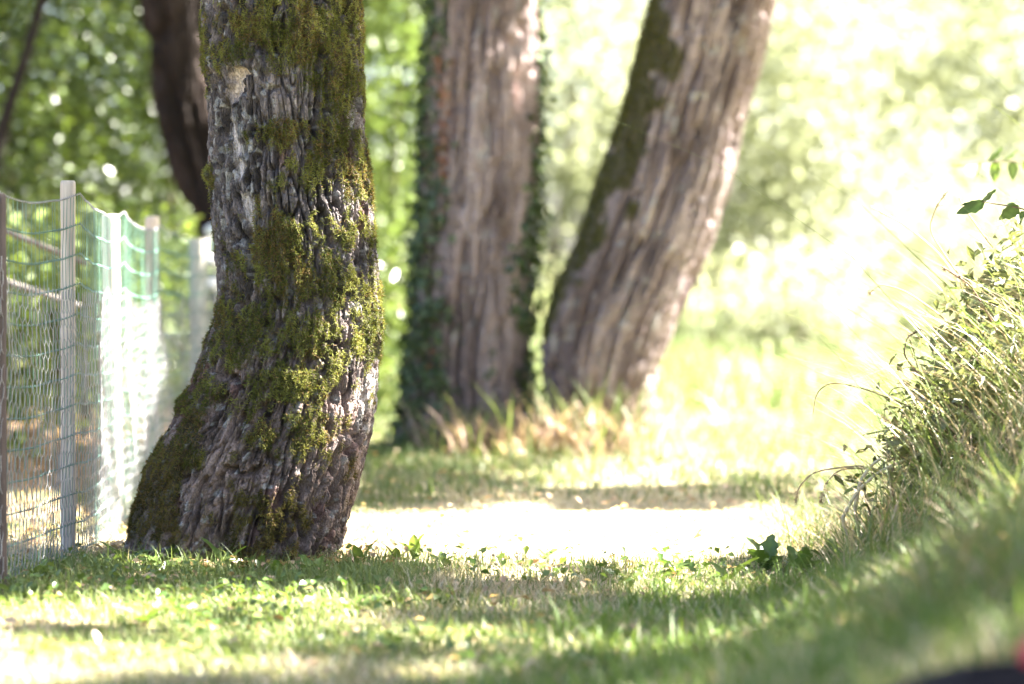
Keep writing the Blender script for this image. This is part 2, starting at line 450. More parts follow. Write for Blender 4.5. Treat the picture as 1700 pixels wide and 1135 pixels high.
def trunk_grid(prof, d, z_top, top_dx, top_rf, dz, nfront, nback, dy_fn, seed, cell=(0.055, 0.16), amp=1.0, zbase=-0.12, dz_top=0.03, lobes=0.0, warp=0.035):
    """prof: rows (py, left px, right px) of the outline; gives the ring grid with bark relief"""
    prof = np.array(prof, float)
    zp = CAMZ - (prof[:, 0] - HY) * d / FPX
    xl = (prof[:, 1] - CX) * d / FPX; xr = (prof[:, 2] - CX) * d / FPX
    order = np.argsort(zp); zp, xl, xr = zp[order], xl[order], xr[order]
    zv = zp[-1] + 0.05
    zs = np.concatenate([np.arange(zbase, zv, dz), np.arange(zv, z_top, dz_top)])
    c = np.interp(zs, zp, (xl + xr) / 2); r = np.interp(zs, zp, (xr - xl) / 2)
    lo = zs < zp[0]
    sl = ((xl + xr)[1] - (xl + xr)[0]) / 2 / (zp[1] - zp[0]); c[lo] += sl * (zs[lo] - zp[0]); r[lo] += 0.15 * (zp[0] - zs[lo])
    hi = zs > zp[-1]; f = np.clip((zs - zp[-1]) / (z_top - zp[-1]), 0, 1)
    c[hi] += top_dx * f[hi]; r[hi] *= 1 + (top_rf - 1) * f[hi]
    k = int(0.03 / dz)
    nv = (~hi).sum()
    c[:nv] = smooth1(c[:nv], k); r[:nv] = smooth1(r[:nv], k)
    th = np.concatenate([np.linspace(-np.pi, 0, nfront, endpoint=False), np.linspace(0, np.pi, nback, endpoint=False)])  # -pi..0 faces the camera
    TH, Z = np.meshgrid(th, zs)
    Cx = c[:, None]; R = r[:, None]
    Cy = (d + dy_fn(zs))[:, None]
    ux, uy = np.cos(TH), np.sin(TH)
    # slow swellings
    big = 0.09 * (fbm(ux * 1.4 + 5, uy * 1.4, Z * 1.3, o=3, seed=seed) - 0.5) * R
    big = big * (0.35 + 0.65 * np.abs(uy))
    if lobes:
        g = np.exp(-np.clip(Z, 0, 9) / 0.28)
        big = big + lobes * g * (vnoise(ux * 2.6 + 9, uy * 2.6, Z * 0.6, seed=seed + 3) - 0.5) * (0.3 + 0.7 * np.abs(uy))
    Rr = R + big
    rc = float(np.mean(r[:nv]))
    circ = 2 * np.pi * rc
    X3, Y3 = ux * rc, uy * rc
    wa = fbm(X3 * 7, Y3 * 7, Z * 3.5, o=3, seed=seed + 7) - 0.5
    wb = fbm(X3 * 6, Y3 * 6, Z * 5, o=2, seed=seed + 8) - 0.5
    u0 = (TH + np.pi) * rc
    fu, fv = 1.0 / cell[0], 1.0 / cell[1]
    Zw = Z + wb * 0.10
    Xw, Yw = X3 + wa * warp, Y3 + wb * warp
    def crack(su, sv, sd, o=2):
        return np.abs(2 * fbm(Xw * su, Yw * su, Zw * sv, o=o, seed=seed + sd) - 1)
    A = crack(fu, fv, 1); B = crack(fu * 1.9, fv * 1.8, 2); Cc = crack(fu * 1.3, fv * 4.5, 3)
    e1, e2 = sst(0.0, 0.20, A), sst(0.0, 0.20, B)
    fine = fbm(X3 * 75, Y3 * 75, Z * 45, o=3, seed=seed + 5) - 0.5
    I1 = fbm(Xw * fu * 0.8, Yw * fu * 0.8, Zw * fv, o=2, seed=seed + 11)
    I2 = fbm(Xw * fu * 2.5, Yw * fu * 2.5, Zw * fv * 3.5, o=2, seed=seed + 12)
    H = amp * (0.042 * (e1 - 0.75) + 0.018 * (e2 - 0.7) * (0.3 + 0.7 * e1) + 0.007 * (sst(0, 0.12, Cc) - 0.8) * e1 + 0.010 * (I2 - 0.5) + 0.012 * fine)
    return dict(TH=TH, Z=Z, Cx=Cx, Cy=Cy, R=Rr, ux=ux, uy=uy, H=H, e1=e1, e2=e2, I1=I1, I2=I2, X3=X3, Y3=Y3, zs=zs, c=c, r=r, cy=Cy[:, 0], seed=seed, fine=fine, wa=wa)

def grid_pos(g, H=None):
    Rt = g['R'] + (g['H'] if H is None else H)
    return np.stack([g['Cx'] + g['ux'] * Rt, g['Cy'] + g['uy'] * Rt, g['Z']], -1)

def grid_faces(shape):
    nz, n = shape
    i = np.arange(nz - 1)[:, None] * n; j = np.arange(n)[None]; k = (j + 1) % n
    return np.stack([i + j, i + k, i + n + k, i + n + j], -1).reshape(-1, 4)

def blob(px, py, cx, cy, rx, ry, rot=0.0):
    a = math.radians(rot); dx, dy = px - cx, py - cy
    u = dx * math.cos(a) + dy * math.sin(a); v = -dx * math.sin(a) + dy * math.cos(a)
    return np.exp(-((u / rx) ** 2 + (v / ry) ** 2))

def lerp(a, b, t): return a + (b - a) * t

def strands(V, N, prob, count, lmin, lmax, w, cfun, up=0.25):
    """short moss fronds standing on a surface"""
    p = prob / prob.sum()
    idx = rng.choice(len(V), count, p=p)
    P = V[idx] + rng.normal(0, 0.0016, (count, 3))
    n = N[idx] + rng.normal(0, 0.55, (count, 3)); n[:, 2] += up * rng.normal(0.2, 1, count)
    n /= np.linalg.norm(n, axis=1)[:, None]
    L = rng.uniform(lmin, lmax, count)[:, None]
    s = np.cross(n, rng.normal(0, 1, (count, 3))); s /= np.linalg.norm(s, axis=1)[:, None]
    bend = rng.normal(0, 0.35, (count, 3)); bend[:, 2] -= 0.15
    mid = P + n * L * 0.55
    tip = P + n * L + bend * L * 0.6
    ww = w * rng.uniform(0.6, 1.3, count)[:, None]
    VV = np.stack([P - n * 0.003 - s * ww, P - n * 0.003 + s * ww, mid - s * ww * 0.8, mid + s * ww * 0.8, tip], 1).reshape(-1, 3)
    T = (np.array([(0, 1, 3), (0, 3, 2), (2, 3, 4)])[None] + (np.arange(count) * 5)[:, None, None]).reshape(-1, 3)
    C = np.repeat(cfun(idx, count), 5, axis=0)
    return VV, T, C

# ---- the mossy tree in focus
def build_mossy_tree():
    d = 9.84
    prof = [(0, 346, 588), (50, 342, 592), (100, 346, 595), (150, 354, 594), (200, 356, 597), (250, 356, 602), (300, 354, 608), (350, 358, 612),
            (400, 363, 617), (450, 369, 622), (500, 370, 625), (530, 364, 626), (560, 352, 625), (600, 336, 623), (650, 318, 621), (700, 291, 614),
            (750, 266, 603), (800, 246, 590), (850, 229, 578), (900, 215, 566), (945, 203, 554)]
    g = trunk_grid(prof, d, 3.3, 0.10, 0.86, 0.0026, 330, 90, lambda z: 0.10 * sst(0.7, 0, z) * 0, 100, cell=(0.027, 0.14), amp=0.92, lobes=0.10, warp=0.026)
    Z = g['Z']; H = g['H']
    px = CX + (g['Cx'] + g['ux'] * g['R']) * FPX / (d + 0)
    py = HY - (Z - CAMZ) * FPX / d
    X3, Y3 = g['X3'], g['Y3']
    # scar, burl, seams
    burl = blob(px, py, 478, 165, 46, 58)
    scar = sst(0.42, 0.62, np.maximum(blob(px, py, 408, 132, 25, 15, -10), 0.9 * blob(px, py, 404, 152, 13, 24, 8)) + 1.0 * (fbm(X3 * 45, Y3 * 45, Z * 26, o=3, seed=64) - 0.5)) * (g['uy'] < 0)
    line = np.array([(405, 165), (396, 205), (402, 240), (412, 268), (411, 300), (424, 338), (428, 365), (432, 400)], float)
    lx = np.interp(py, line[:, 1], line[:, 0]) + 5 * (vnoise(py * 0.09, py * 0 + 3, seed=71) - 0.5)
    lw = 4.5 + 6 * np.exp(-((py - 262) / 22) ** 2) + 6 * np.exp(-((py - 350) / 26) ** 2)
    inl = (py > 160) & (py < 405) & (g['uy'] < 0)
    seam = np.exp(-((px - lx) / lw) ** 2) * inl * sst(0.3, 0.55, fbm(py * 0.05, px * 0.02, o=2, seed=72) + 0.12)
    groove = np.exp(-((px - lx + 9) / 8) ** 2) * inl
    H = lerp(H, H * 0.6 + 0.003 * np.cos(np.hypot((px - 478) / 7.0, (py - 165) / 8.0)), burl) + 0.030 * burl
    H = lerp(H, -0.024 + 0.014 * (fbm(X3 * 60, Y3 * 60, Z * 25, o=2, seed=62) - .5), scar)
    H = lerp(H, -0.004, np.clip(seam, 0, 1)) - 0.014 * groove
    rim = blob(px, py, 404, 112, 40, 16)                                    # bulge over the scar
    H = H + 0.030 * rim
    # a hollow crease near the foot and a lapping strip of bark
    cr = np.exp(-(((px - 492) - (935 - py) * 0.32) / 7) ** 2) * sst(950, 900, py) * sst(760, 830, py)
    H = H - 0.03 * cr
    cr2 = np.exp(-(((px - 296) - (930 - py) * 0.12) / 8) ** 2) * sst(760, 850, py)
    H = H - 0.035 * cr2
    # moss
    b = 0
    for (cx, cy, rx, ry, rt, w) in [(520, 70, 75, 60, 0, 1.0), (440, 55, 60, 40, 0, .7), (560, 130, 45, 80, 0, .95), (400, 95, 38, 26, 0, 1.0), (352, 90, 16, 60, 0, .55),
                                    (580, 20, 40, 60, 0, .9), (470, 15, 60, 25, 0, .6), (365, 30, 30, 30, 0, .5),
                                    (468, 225, 34, 26, 0, .95), (560, 220, 45, 60, 0, .62), (600, 290, 22, 60, 0, .7), (520, 300, 60, 60, 0, .52), (358, 290, 8, 20, 0, .9),
                                    (570, 390, 45, 45, 0, .75), (500, 370, 50, 40, 0, .6), (480, 440, 70, 45, 0, .62), (560, 470, 70, 60, 0, .85), (610, 540, 26, 60, 0, .95),
                                    (430, 540, 60, 60, 0, .85), (520, 550, 80, 50, 0, .8), (400, 580, 50, 40, 0, .8), (360, 610, 22, 70, 15, .6), (480, 625, 80, 40, 0, .85), (560, 600, 50, 50, 0, .6),
                                    (310, 665, 24, 22, 0, 1.0), (375, 640, 22, 40, 0, .9), (335, 740, 30, 36, 0, 1.0), (270, 780, 42, 60, 30, 1.0), (245, 850, 26, 40, 15, .8), (290, 830, 30, 46, 10, .7),
                                    (450, 710, 26, 80, 0, .75), (520, 700, 40, 50, 0, .62), (420, 830, 40, 60, 0, .75), (470, 860, 50, 60, 0, .7), (440, 910, 60, 26, 0, .7), (400, 660, 30, 40, 0, .5)]:
        b = np.maximum(b, w * blob(px, py, cx, cy, rx * 1.15, ry * 1.15, rt))
    n1 = fbm(X3 * 9, Y3 * 9, Z * 6, o=4, seed=81)
    n2 = fbm(X3 * 30, Y3 * 30, Z * 16, o=3, seed=82)
    M = b - 0.11 + 0.9 * (n1 - 0.5) + 1.3 * (n2 - 0.5) + 0.5 * (g['e1'] * (0.4 + 0.6 * g['e2']) - 0.55)
    back = (g['uy'] > 0.15)
    M = np.where(back, 0.35 + 1.3 * (n1 - 0.5) + 0.5 * (n2 - 0.5), M)
    M = sst(0.30, 0.70, M) * (1 - scar) * (1 - 0.9 * np.clip(seam, 0, 1)) * (1 - 0.8 * burl * (py < 205) * (py > 110))
    cush = -0.004 + 0.034 * fbm(X3 * 42, Y3 * 42, Z * 30, o=2, seed=83) + 0.008 * sst(0.6, 1.0, b)
    H = lerp(H, H * 0.6 + cush * (0.35 + 0.8 * np.clip(b, 0, 1)), M * 0.9)
    P = grid_pos(g, H)
    # colour: greyer high up on the left, browner and redder towards the foot
    a = fbm(X3 * 5, Y3 * 5, Z * 3, o=3, seed=91).ravel()
    grey = np.array([0.122, 0.108, 0.107]); brown = np.array([0.155, 0.113, 0.097]); red = np.array([0.11, 0.056, 0.046])
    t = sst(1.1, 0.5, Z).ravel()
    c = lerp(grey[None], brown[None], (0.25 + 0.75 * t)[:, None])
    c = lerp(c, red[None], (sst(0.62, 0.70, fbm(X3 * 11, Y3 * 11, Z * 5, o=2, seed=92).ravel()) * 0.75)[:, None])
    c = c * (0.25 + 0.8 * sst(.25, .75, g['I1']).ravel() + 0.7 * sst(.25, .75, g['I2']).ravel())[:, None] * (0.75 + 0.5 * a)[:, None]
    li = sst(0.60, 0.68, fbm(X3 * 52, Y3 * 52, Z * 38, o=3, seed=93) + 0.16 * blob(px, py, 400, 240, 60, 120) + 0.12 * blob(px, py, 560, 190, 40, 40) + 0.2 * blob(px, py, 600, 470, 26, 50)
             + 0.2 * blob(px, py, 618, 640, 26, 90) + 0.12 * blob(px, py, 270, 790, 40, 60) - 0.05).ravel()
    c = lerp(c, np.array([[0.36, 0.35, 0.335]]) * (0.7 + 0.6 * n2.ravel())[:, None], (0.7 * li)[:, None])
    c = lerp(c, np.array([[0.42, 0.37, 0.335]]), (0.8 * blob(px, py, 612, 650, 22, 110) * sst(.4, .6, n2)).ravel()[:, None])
    c = lerp(c, np.array([[0.66, 0.55, 0.48]]) * (0.5 + 1.0 * n2.ravel())[:, None], scar.ravel()[:, None])
    c = lerp(c, np.array([[0.50, 0.45, 0.44]]), np.clip(seam * 1.3, 0, 1).ravel()[:, None] * 0.95)
    mc = np.array([[0.055, 0.048, 0.016]])
    c = lerp(c, mc * (0.6 + 0.8 * n2.ravel())[:, None], M.ravel()[:, None] * 0.75)
    root = empty('mossy_tree', (float(g['c'][50]), d, 0), 'thick mossy tree trunk in sharp focus, its foot sweeping left, pale scar near top', 'tree', 'tree trunks along the path')
    org = np.array(root.location)
    shape = Z.shape
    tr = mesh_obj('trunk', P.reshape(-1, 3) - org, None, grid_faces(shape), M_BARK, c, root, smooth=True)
    tr['label'] = 'furrowed grey brown bark with a pale wood scar'
    # normals for the fronds
    Pz = np.gradient(P, axis=0); Pt = np.gradient(P, axis=1)
    N = np.cross(Pt, Pz); N /= np.linalg.norm(N, axis=2)[..., None] + 1e-9
    front = (g['uy'] < 0.35) & (Z < 2.06) & (Z > -0.03)
    pr = (M ** 1.5 * front * np.where(g['uy'] < 0, 1.0, 0.12)).ravel() + 1e-12
    Zf = Z.ravel()
    nn = n1.ravel(); n3 = fbm(X3 * 16, Y3 * 16, Z * 12, o=2, seed=95).ravel()
    def cf(idx, k):
        q = np.clip(sst(0.35, 0.65, n3[idx]) + rng.normal(0, 0.25, k), 0, 1)
        base = mixc((0.072, 0.084, 0.018), (0.225, 0.230, 0.060), q)
        low = sst(0.55, 0.25, Zf[idx])[:, None]
        base = lerp(base, base * np.array([[0.70, 0.58, 0.55]]), low)
        br = (rng.random(k) < 0.10 + 0.35 * sst(0.52, 0.62, nn[idx]))[:, None]
        return np.where(br, np.array([[0.19, 0.125, 0.05]]) * rng.uniform(0.6, 1.2, (k, 1)), base)
    VV, T, C = strands(P.reshape(-1, 3), N.reshape(-1, 3), pr, 95000, 0.006, 0.015, 0.0011, cf)
    mo = mesh_obj('moss', VV - org, T, None, M_MOSS, C, root)
    tag(mo, 'olive green moss in cushions and streaks on the bark', kind='stuff')
    return root, np.array([g['c'][-1], g['cy'][-1], g['zs'][-1]]), g['r'][-1]

mossy, top1, rtop1 = build_mossy_tree()

def simple_trunk(name, label, prof, d, z_top, top_dx, top_rf, seed, cols, mossf=None, cell=(0.046, 0.5), amp=1.8, dz=0.006, nf=150, nb=60, dyf=None, parent_extra=None, lob=0.05):
    g = trunk_grid(prof, d, z_top, top_dx, top_rf, dz, nf, nb, dyf or (lambda z: z * 0), seed, cell=cell, amp=amp, dz_top=0.06, lobes=lob, warp=0.012)
    px = CX + (g['Cx'] + g['ux'] * g['R']) * FPX / d
    py = HY - (g['Z'] - CAMZ) * FPX / d
    X3, Y3, Z = g['X3'], g['Y3'], g['Z']
    a = fbm(X3 * 6, Y3 * 6, Z * 2.2, o=3, seed=seed + 21).ravel()
    c = mixc(cols[0], cols[1], sst(0.3, 0.7, a)) * (0.7 + 0.6 * g['I1'].ravel())[:, None]
    wsp = sst(0.70, 0.76, fbm(X3 * 26, Y3 * 26, Z * 16, o=2, seed=seed + 22)).ravel()
    c = lerp(c, np.array([[0.38, 0.36, 0.34]]), wsp[:, None] * 0.7 * (cols[0][0] > 0.1))
    H = g['H']
    M = None
    if mossf is not None:
        M, mcol = mossf(g, px, py)
        H = lerp(H, np.maximum(H * 0.5, 0) + 0.022, M * 0.8)
        c = lerp(c, np.broadcast_to(np.asarray(mcol), c.shape), M.ravel()[:, None] * 0.9)
    P = grid_pos(g, H)
    root = empty(name, (float(g['c'][10]), d, 0), label, 'tree', 'tree trunks along the path')
    org = np.array(root.location)
    mesh_obj('trunk', P.reshape(-1, 3) - org, None, grid_faces(Z.shape), M_BARK_FAR, c, root, smooth=True)
    Pz = np.gradient(P, axis=0); Pt = np.gradient(P, axis=1)
    N = np.cross(Pt, Pz); N /= np.linalg.norm(N, axis=2)[..., None] + 1e-9
    top = np.array([g['c'][-1], g['cy'][-1], g['zs'][-1]])
    return root, top, g['r'][-1], dict(P=P, N=N, g=g, px=px, py=py, M=M, org=org)

# ---- the ivy clad tree and the leaning tree
prof2 = [(0, 722, 884), (100, 718, 886), (200, 712, 886), (300, 706, 884), (400, 700, 880), (500, 694, 876), (550, 688, 872), (600, 684, 870), (650, 680, 870), (700, 672, 876), (740, 660, 890)]
ivytree, top2, rtop2, info2 = simple_trunk('ivy_clad_tree', 'upright pinkish brown tree trunk behind, ivy climbing its left edge', prof2, 16.0, 4.6, 0.05, 0.85, 300,
                                           ((0.20, 0.150, 0.140), (0.35, 0.277, 0.262)), lob=0.12)
prof3 = [(0, 1086, 1280), (100, 1064, 1256), (200, 1035, 1226), (300, 1002, 1206), (400, 967, 1176), (480, 934, 1140), (540, 914, 1112), (600, 910, 1088), (650, 914, 1074), (700, 930, 1064), (745, 945, 1058)]
def moss3(g, px, py):
    xl = np.interp(py, [r[0] for r in prof3], [r[1] for r in prof3])
    w = np.interp(py, [-200, 60, 250, 330, 480, 540], [45, 52, 62, 58, 40, 8])
    n = fbm(g['X3'] * 9, g['Y3'] * 9, g['Z'] * 6, o=3, seed=401)
    return sst(0.40, 0.60, 1.0 * (1 - (px - xl) / w * 0.62) + 1.9 * (n - 0.5) - 0.06) * (py < 560) * 0.85, (0.080, 0.076, 0.030)
leantree, top3, rtop3, info3 = simple_trunk('leaning_tree', 'tree trunk leaning steeply to the right, dark moss down its left side', prof3, 15.8, 5.2, 1.45, 0.85, 400,
                                            ((0.185, 0.140, 0.132), (0.345, 0.276, 0.262)), moss3, cell=(0.046, 0.7), amp=2.0, lob=0.06)
g3 = info3['g']
pr = (info3['M'] * (g3['uy'] < 0.3) * (g3['Z'] < 2.7)).ravel() + 1e-12
VV, T, C = strands(info3['P'].reshape(-1, 3), info3['N'].reshape(-1, 3), pr, 14000, 0.012, 0.028, 0.003,
                   lambda idx, k: mixc((0.060, 0.064, 0.014), (0.16, 0.155, 0.040), rng.random(k)))
tag(mesh_obj('moss', VV - info3['org'], T, None, M_MOSS, C, leantree), 'dark olive moss down the left of the leaning trunk', kind='stuff')

# ---- dark trunk behind the fence and a slim one at the edge
prof4 = [(0, 238, 352), (80, 249, 358), (180, 261, 366), (240, 275, 374), (310, 299, 388), (360, 328, 408), (450, 345, 430), (560, 352, 446), (690, 340, 460)]
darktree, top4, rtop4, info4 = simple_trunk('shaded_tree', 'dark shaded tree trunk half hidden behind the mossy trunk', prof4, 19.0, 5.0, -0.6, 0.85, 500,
                                            ((0.015, 0.010, 0.008), (0.036, 0.024, 0.019)), cell=(0.08, 0.4), amp=1.3, dz=0.014, nf=80, nb=40)  # near black bark colour stands in for deep shade
def slim_tree():
    a, b = W(-60, 620, 18.5), W(-10, 260, 18.5); c, e = W(55, 60, 18.5), W(120, -160, 18.5)
    a[2] = -0.1
    t = np.linspace(0, 3, 60); pts = np.array([a, b, c, e])
    P = np.stack([np.interp(t, [0, 1, 2, 3], pts[:, k]) for k in range(3)], -1)
    for k in range(3): P[:, k] = smooth1(P[:, k], 4)
    R = np.linspace(0.052, 0.026, 60) * (1 + 0.1 * rng.normal(0, 1, 60))
    root = empty('slim_tree', (a[0], a[1], 0), 'slim dark stem leaning right in the top left corner of the shrubs', 'tree')
    V, T, Q = tube(P, R, 12)
    ac = Acc(); ac.add(V, T, Q, (0.018, 0.013, 0.011))
    ac.build('trunk', M_BARK_FAR, root, root.location, True)
    return root, P[-1]
slim, topS = slim_tree()

# ------------------------------------------------------------------ crowns (unseen above the frame; boughs placed and leaves cut to shape the sunlight)
def limb(p0, p1, sag=0.3, n=14, wig=0.12):
    t = np.linspace(0, 1, n)[:, None]
    P = p0 + (p1 - p0) * t
    P = P + np.array([0, 0, sag]) * (t * (1 - t)) * 2
    w = rng.normal(0, wig, (n, 3)).cumsum(0) * 0.35; w -= w[0]
    return P + w * t

def slim_f(P):  # limbs thinned where their shadow would cross the sunlit strip
    t = P[:, 2] / S[2]; gx = P[:, 0] - S[0] * t; gy = P[:, 1] - S[1] * t
    return 0.2 if ((gx > -0.8) & (gx < 1.5) & (gy > 9.7) & (gy < 12.1)).any() else 1.0

def crown(root, top, r0, blobs, nleaf, size, cull=True, cols=((0.05, 0.085, 0.018), (0.12, 0.16, 0.035)), lift=0.0):
    org = np.array(root.location)
    acc = Acc(); tips = []
    for (c, r) in blobs:
        c = np.array(c, float); r = np.array(r, float)
        tgt = c + np.array([0, 0, -0.3 * r[2]])
        L = limb(top - np.array([0, 0, 0.1]), tgt, 0.3)
        V, T, Q = tube(L, np.linspace(r0 * 0.6, r0 * 0.16, len(L)) * slim_f(L), 9)
        acc.add(V, T, Q, (0.13, 0.105, 0.09))
        for k in range(9):
            q = L[rng.integers(6, len(L))]
            v = rng.normal(0, 1, 3); v /= np.linalg.norm(v); v[2] = abs(v[2]) * 0.5
            e = c + v * r * 0.85
            B = limb(q, e, 0.15, 9)
            V, T, Q = tube(B, np.linspace(r0 * 0.13, 0.010, len(B)) * slim_f(B), 6)
            acc.add(V, T, Q, (0.13, 0.105, 0.09))
    acc.build('limbs', M_BARK_FAR, root, org, True)
    vol = np.array([np.prod(r) for _, r in blobs]); vol = vol / vol.sum()
    out = []
    for (c, r), f in zip(blobs, vol):
        n = int(nleaf * f)
        nc = max(20, n // 45)
        v = rng.normal(0, 1, (nc, 3)); v /= np.linalg.norm(v, axis=1)[:, None]
        ctr = np.array(c) + v * (rng.random(nc) ** 0.45)[:, None] * np.array(r)
        k = rng.integers(0, nc, n)
        out.append(ctr[k] + rng.normal(0, 0.24, (n, 3)))
    P = np.concatenate(out)
    if cull:
        t = P[:, 2] / S[2]
        gx, gy = P[:, 0] - S[0] * t, P[:, 1] - S[1] * t
        keep = lit(gx, gy) < 0.5
        # leaves cut away to throw sun on the mossy trunk, fence posts and mesh
        for (x0, zc, zr, yc, yr) in [(-0.52, 1.19, 0.13, 9.72, 0.20), (-0.52, 0.98, 0.04, 9.72, 0.2), (-0.62, 0.55, 0.17, 9.58, 0.22), (-0.66, 0.80, 0.09, 9.57, 0.10), (-0.60, 1.24, 0.10, 9.62, 0.14), (-0.50, 0.80, 0.10, 9.86, 0.12), (-1.50, 1.0, 0.35, 9.85, 0.14), (-1.62, 0.72, 0.52, 14.9, 0.20)]:
            tt = (P[:, 0] - x0) / S[0]
            keep &= ~((((P[:, 2] - tt * S[2] - zc) / zr) ** 2 + ((P[:, 1] - tt * S[1] - yc) / yr) ** 2) < 1)
        tt = (P[:, 0] + 1.6) / S[0]
        zz, yy = P[:, 2] - tt * S[2], P[:, 1] - tt * S[1]
        keep &= ~((zz > 0) & (zz < 1.2) & (yy > 10.3) & (yy < 12.1))
        P = P[keep]
    P = P[P[:, 2] > 3.6 + lift]
    s = rng.uniform(size * 0.7, size * 1.25, len(P))
    V, T = leaf_batch(P, s, 0.62)
    C = np.repeat(mixc(cols[0], cols[1], rng.random(len(P))), 4, axis=0)
    mesh_obj('crown', V - org, T, None, M_LEAF, C, root)

crown(mossy, top1, rtop1, [((-1.4, 10.4, 6.0), (2.4, 2.6, 1.7)), ((0.6, 9.2, 5.9), (2.2, 2.4, 1.6)), ((2.4, 11.0, 6.4), (2.0, 2.3, 1.6))], 9000, 0.13)
crown(ivytree, top2, rtop2, [((-1.2, 16.5, 7.0), (2.6, 2.6, 2.0)), ((0.6, 17.4, 7.6), (2.4, 2.4, 2.0)), ((-3.0, 15.4, 6.6), (2.2, 2.6, 1.8)), ((2.2, 19.6, 6.6), (2.6, 2.4, 1.9)), ((4.8, 20.0, 8.0), (2.6, 2.4, 2.0))], 17000, 0.14)  # right hand boughs added to shade the left shrubs
crown(leantree, top3, rtop3, [((3.2, 15.2, 6.6), (2.6, 2.8, 2.0)), ((5.6, 14.2, 7.2), (2.8, 3.0, 2.2)), ((4.4, 11.8, 6.4), (2.8, 2.6, 1.9)), ((7.2, 12.2, 7.8), (2.4, 2.6, 2.0))], 40000, 0.14)
crown(darktree, top4, rtop4, [((-3.2, 19.4, 6.4), (2.6, 2.4, 1.9)), ((-1.4, 20.6, 6.8), (2.2, 2.2, 1.8)), ((1.2, 23.0, 7.4), (2.6, 2.6, 1.9)), ((3.6, 24.0, 8.4), (2.6, 2.6, 2.0)), ((0.4, 26.5, 8.0), (2.6, 2.6, 2.0))], 24000, 0.14)  # outer boughs added to shade the ground and shrubs further back
crown(slim, topS, 0.04, [((-2.4, 18.8, 5.0), (1.0, 1.0, 0.8))], 1500, 0.11, lift=0.3)
def shade_tree():  # unseen tree added to shade the foreground and the bank
    x, y = 6.4, 7.0
    z = np.linspace(-0.2, 4.2, 40)
    P = np.stack([x + 0.05 * np.sin(z), y + 0.04 * z, z + ground_h(x, y)], -1)
    root = empty('added_shade_tree', (x, y, float(ground_h(x, y))), 'unseen tree added right of the path, outside the picture, to shade the bank', 'tree')
    V, T, Q = tube(P, 0.34 - 0.03 * z + 0.12 * np.exp(-(z + 0.2) * 3), 24)
    ac = Acc(); ac.add(V, T, Q, (0.16, 0.13, 0.11)); ac.build('trunk', M_BARK_FAR, root, root.location, True)
    crown(root, P[-1], 0.22, [((4.6, 8.2, 6.4), (2.8, 2.8, 2.0)), ((7.4, 8.4, 7.0), (2.8, 2.8, 2.2)), ((5.4, 5.2, 6.4), (2.8, 2.6, 2.0)), ((8.0, 5.4, 7.0), (2.6, 2.6, 2.2)), ((5.2, 2.2, 6.6), (2.8, 2.6, 2.0)), ((8.0, 2.2, 7.2), (2.6, 2.4, 2.2))], 56000, 0.14)
shade_tree()

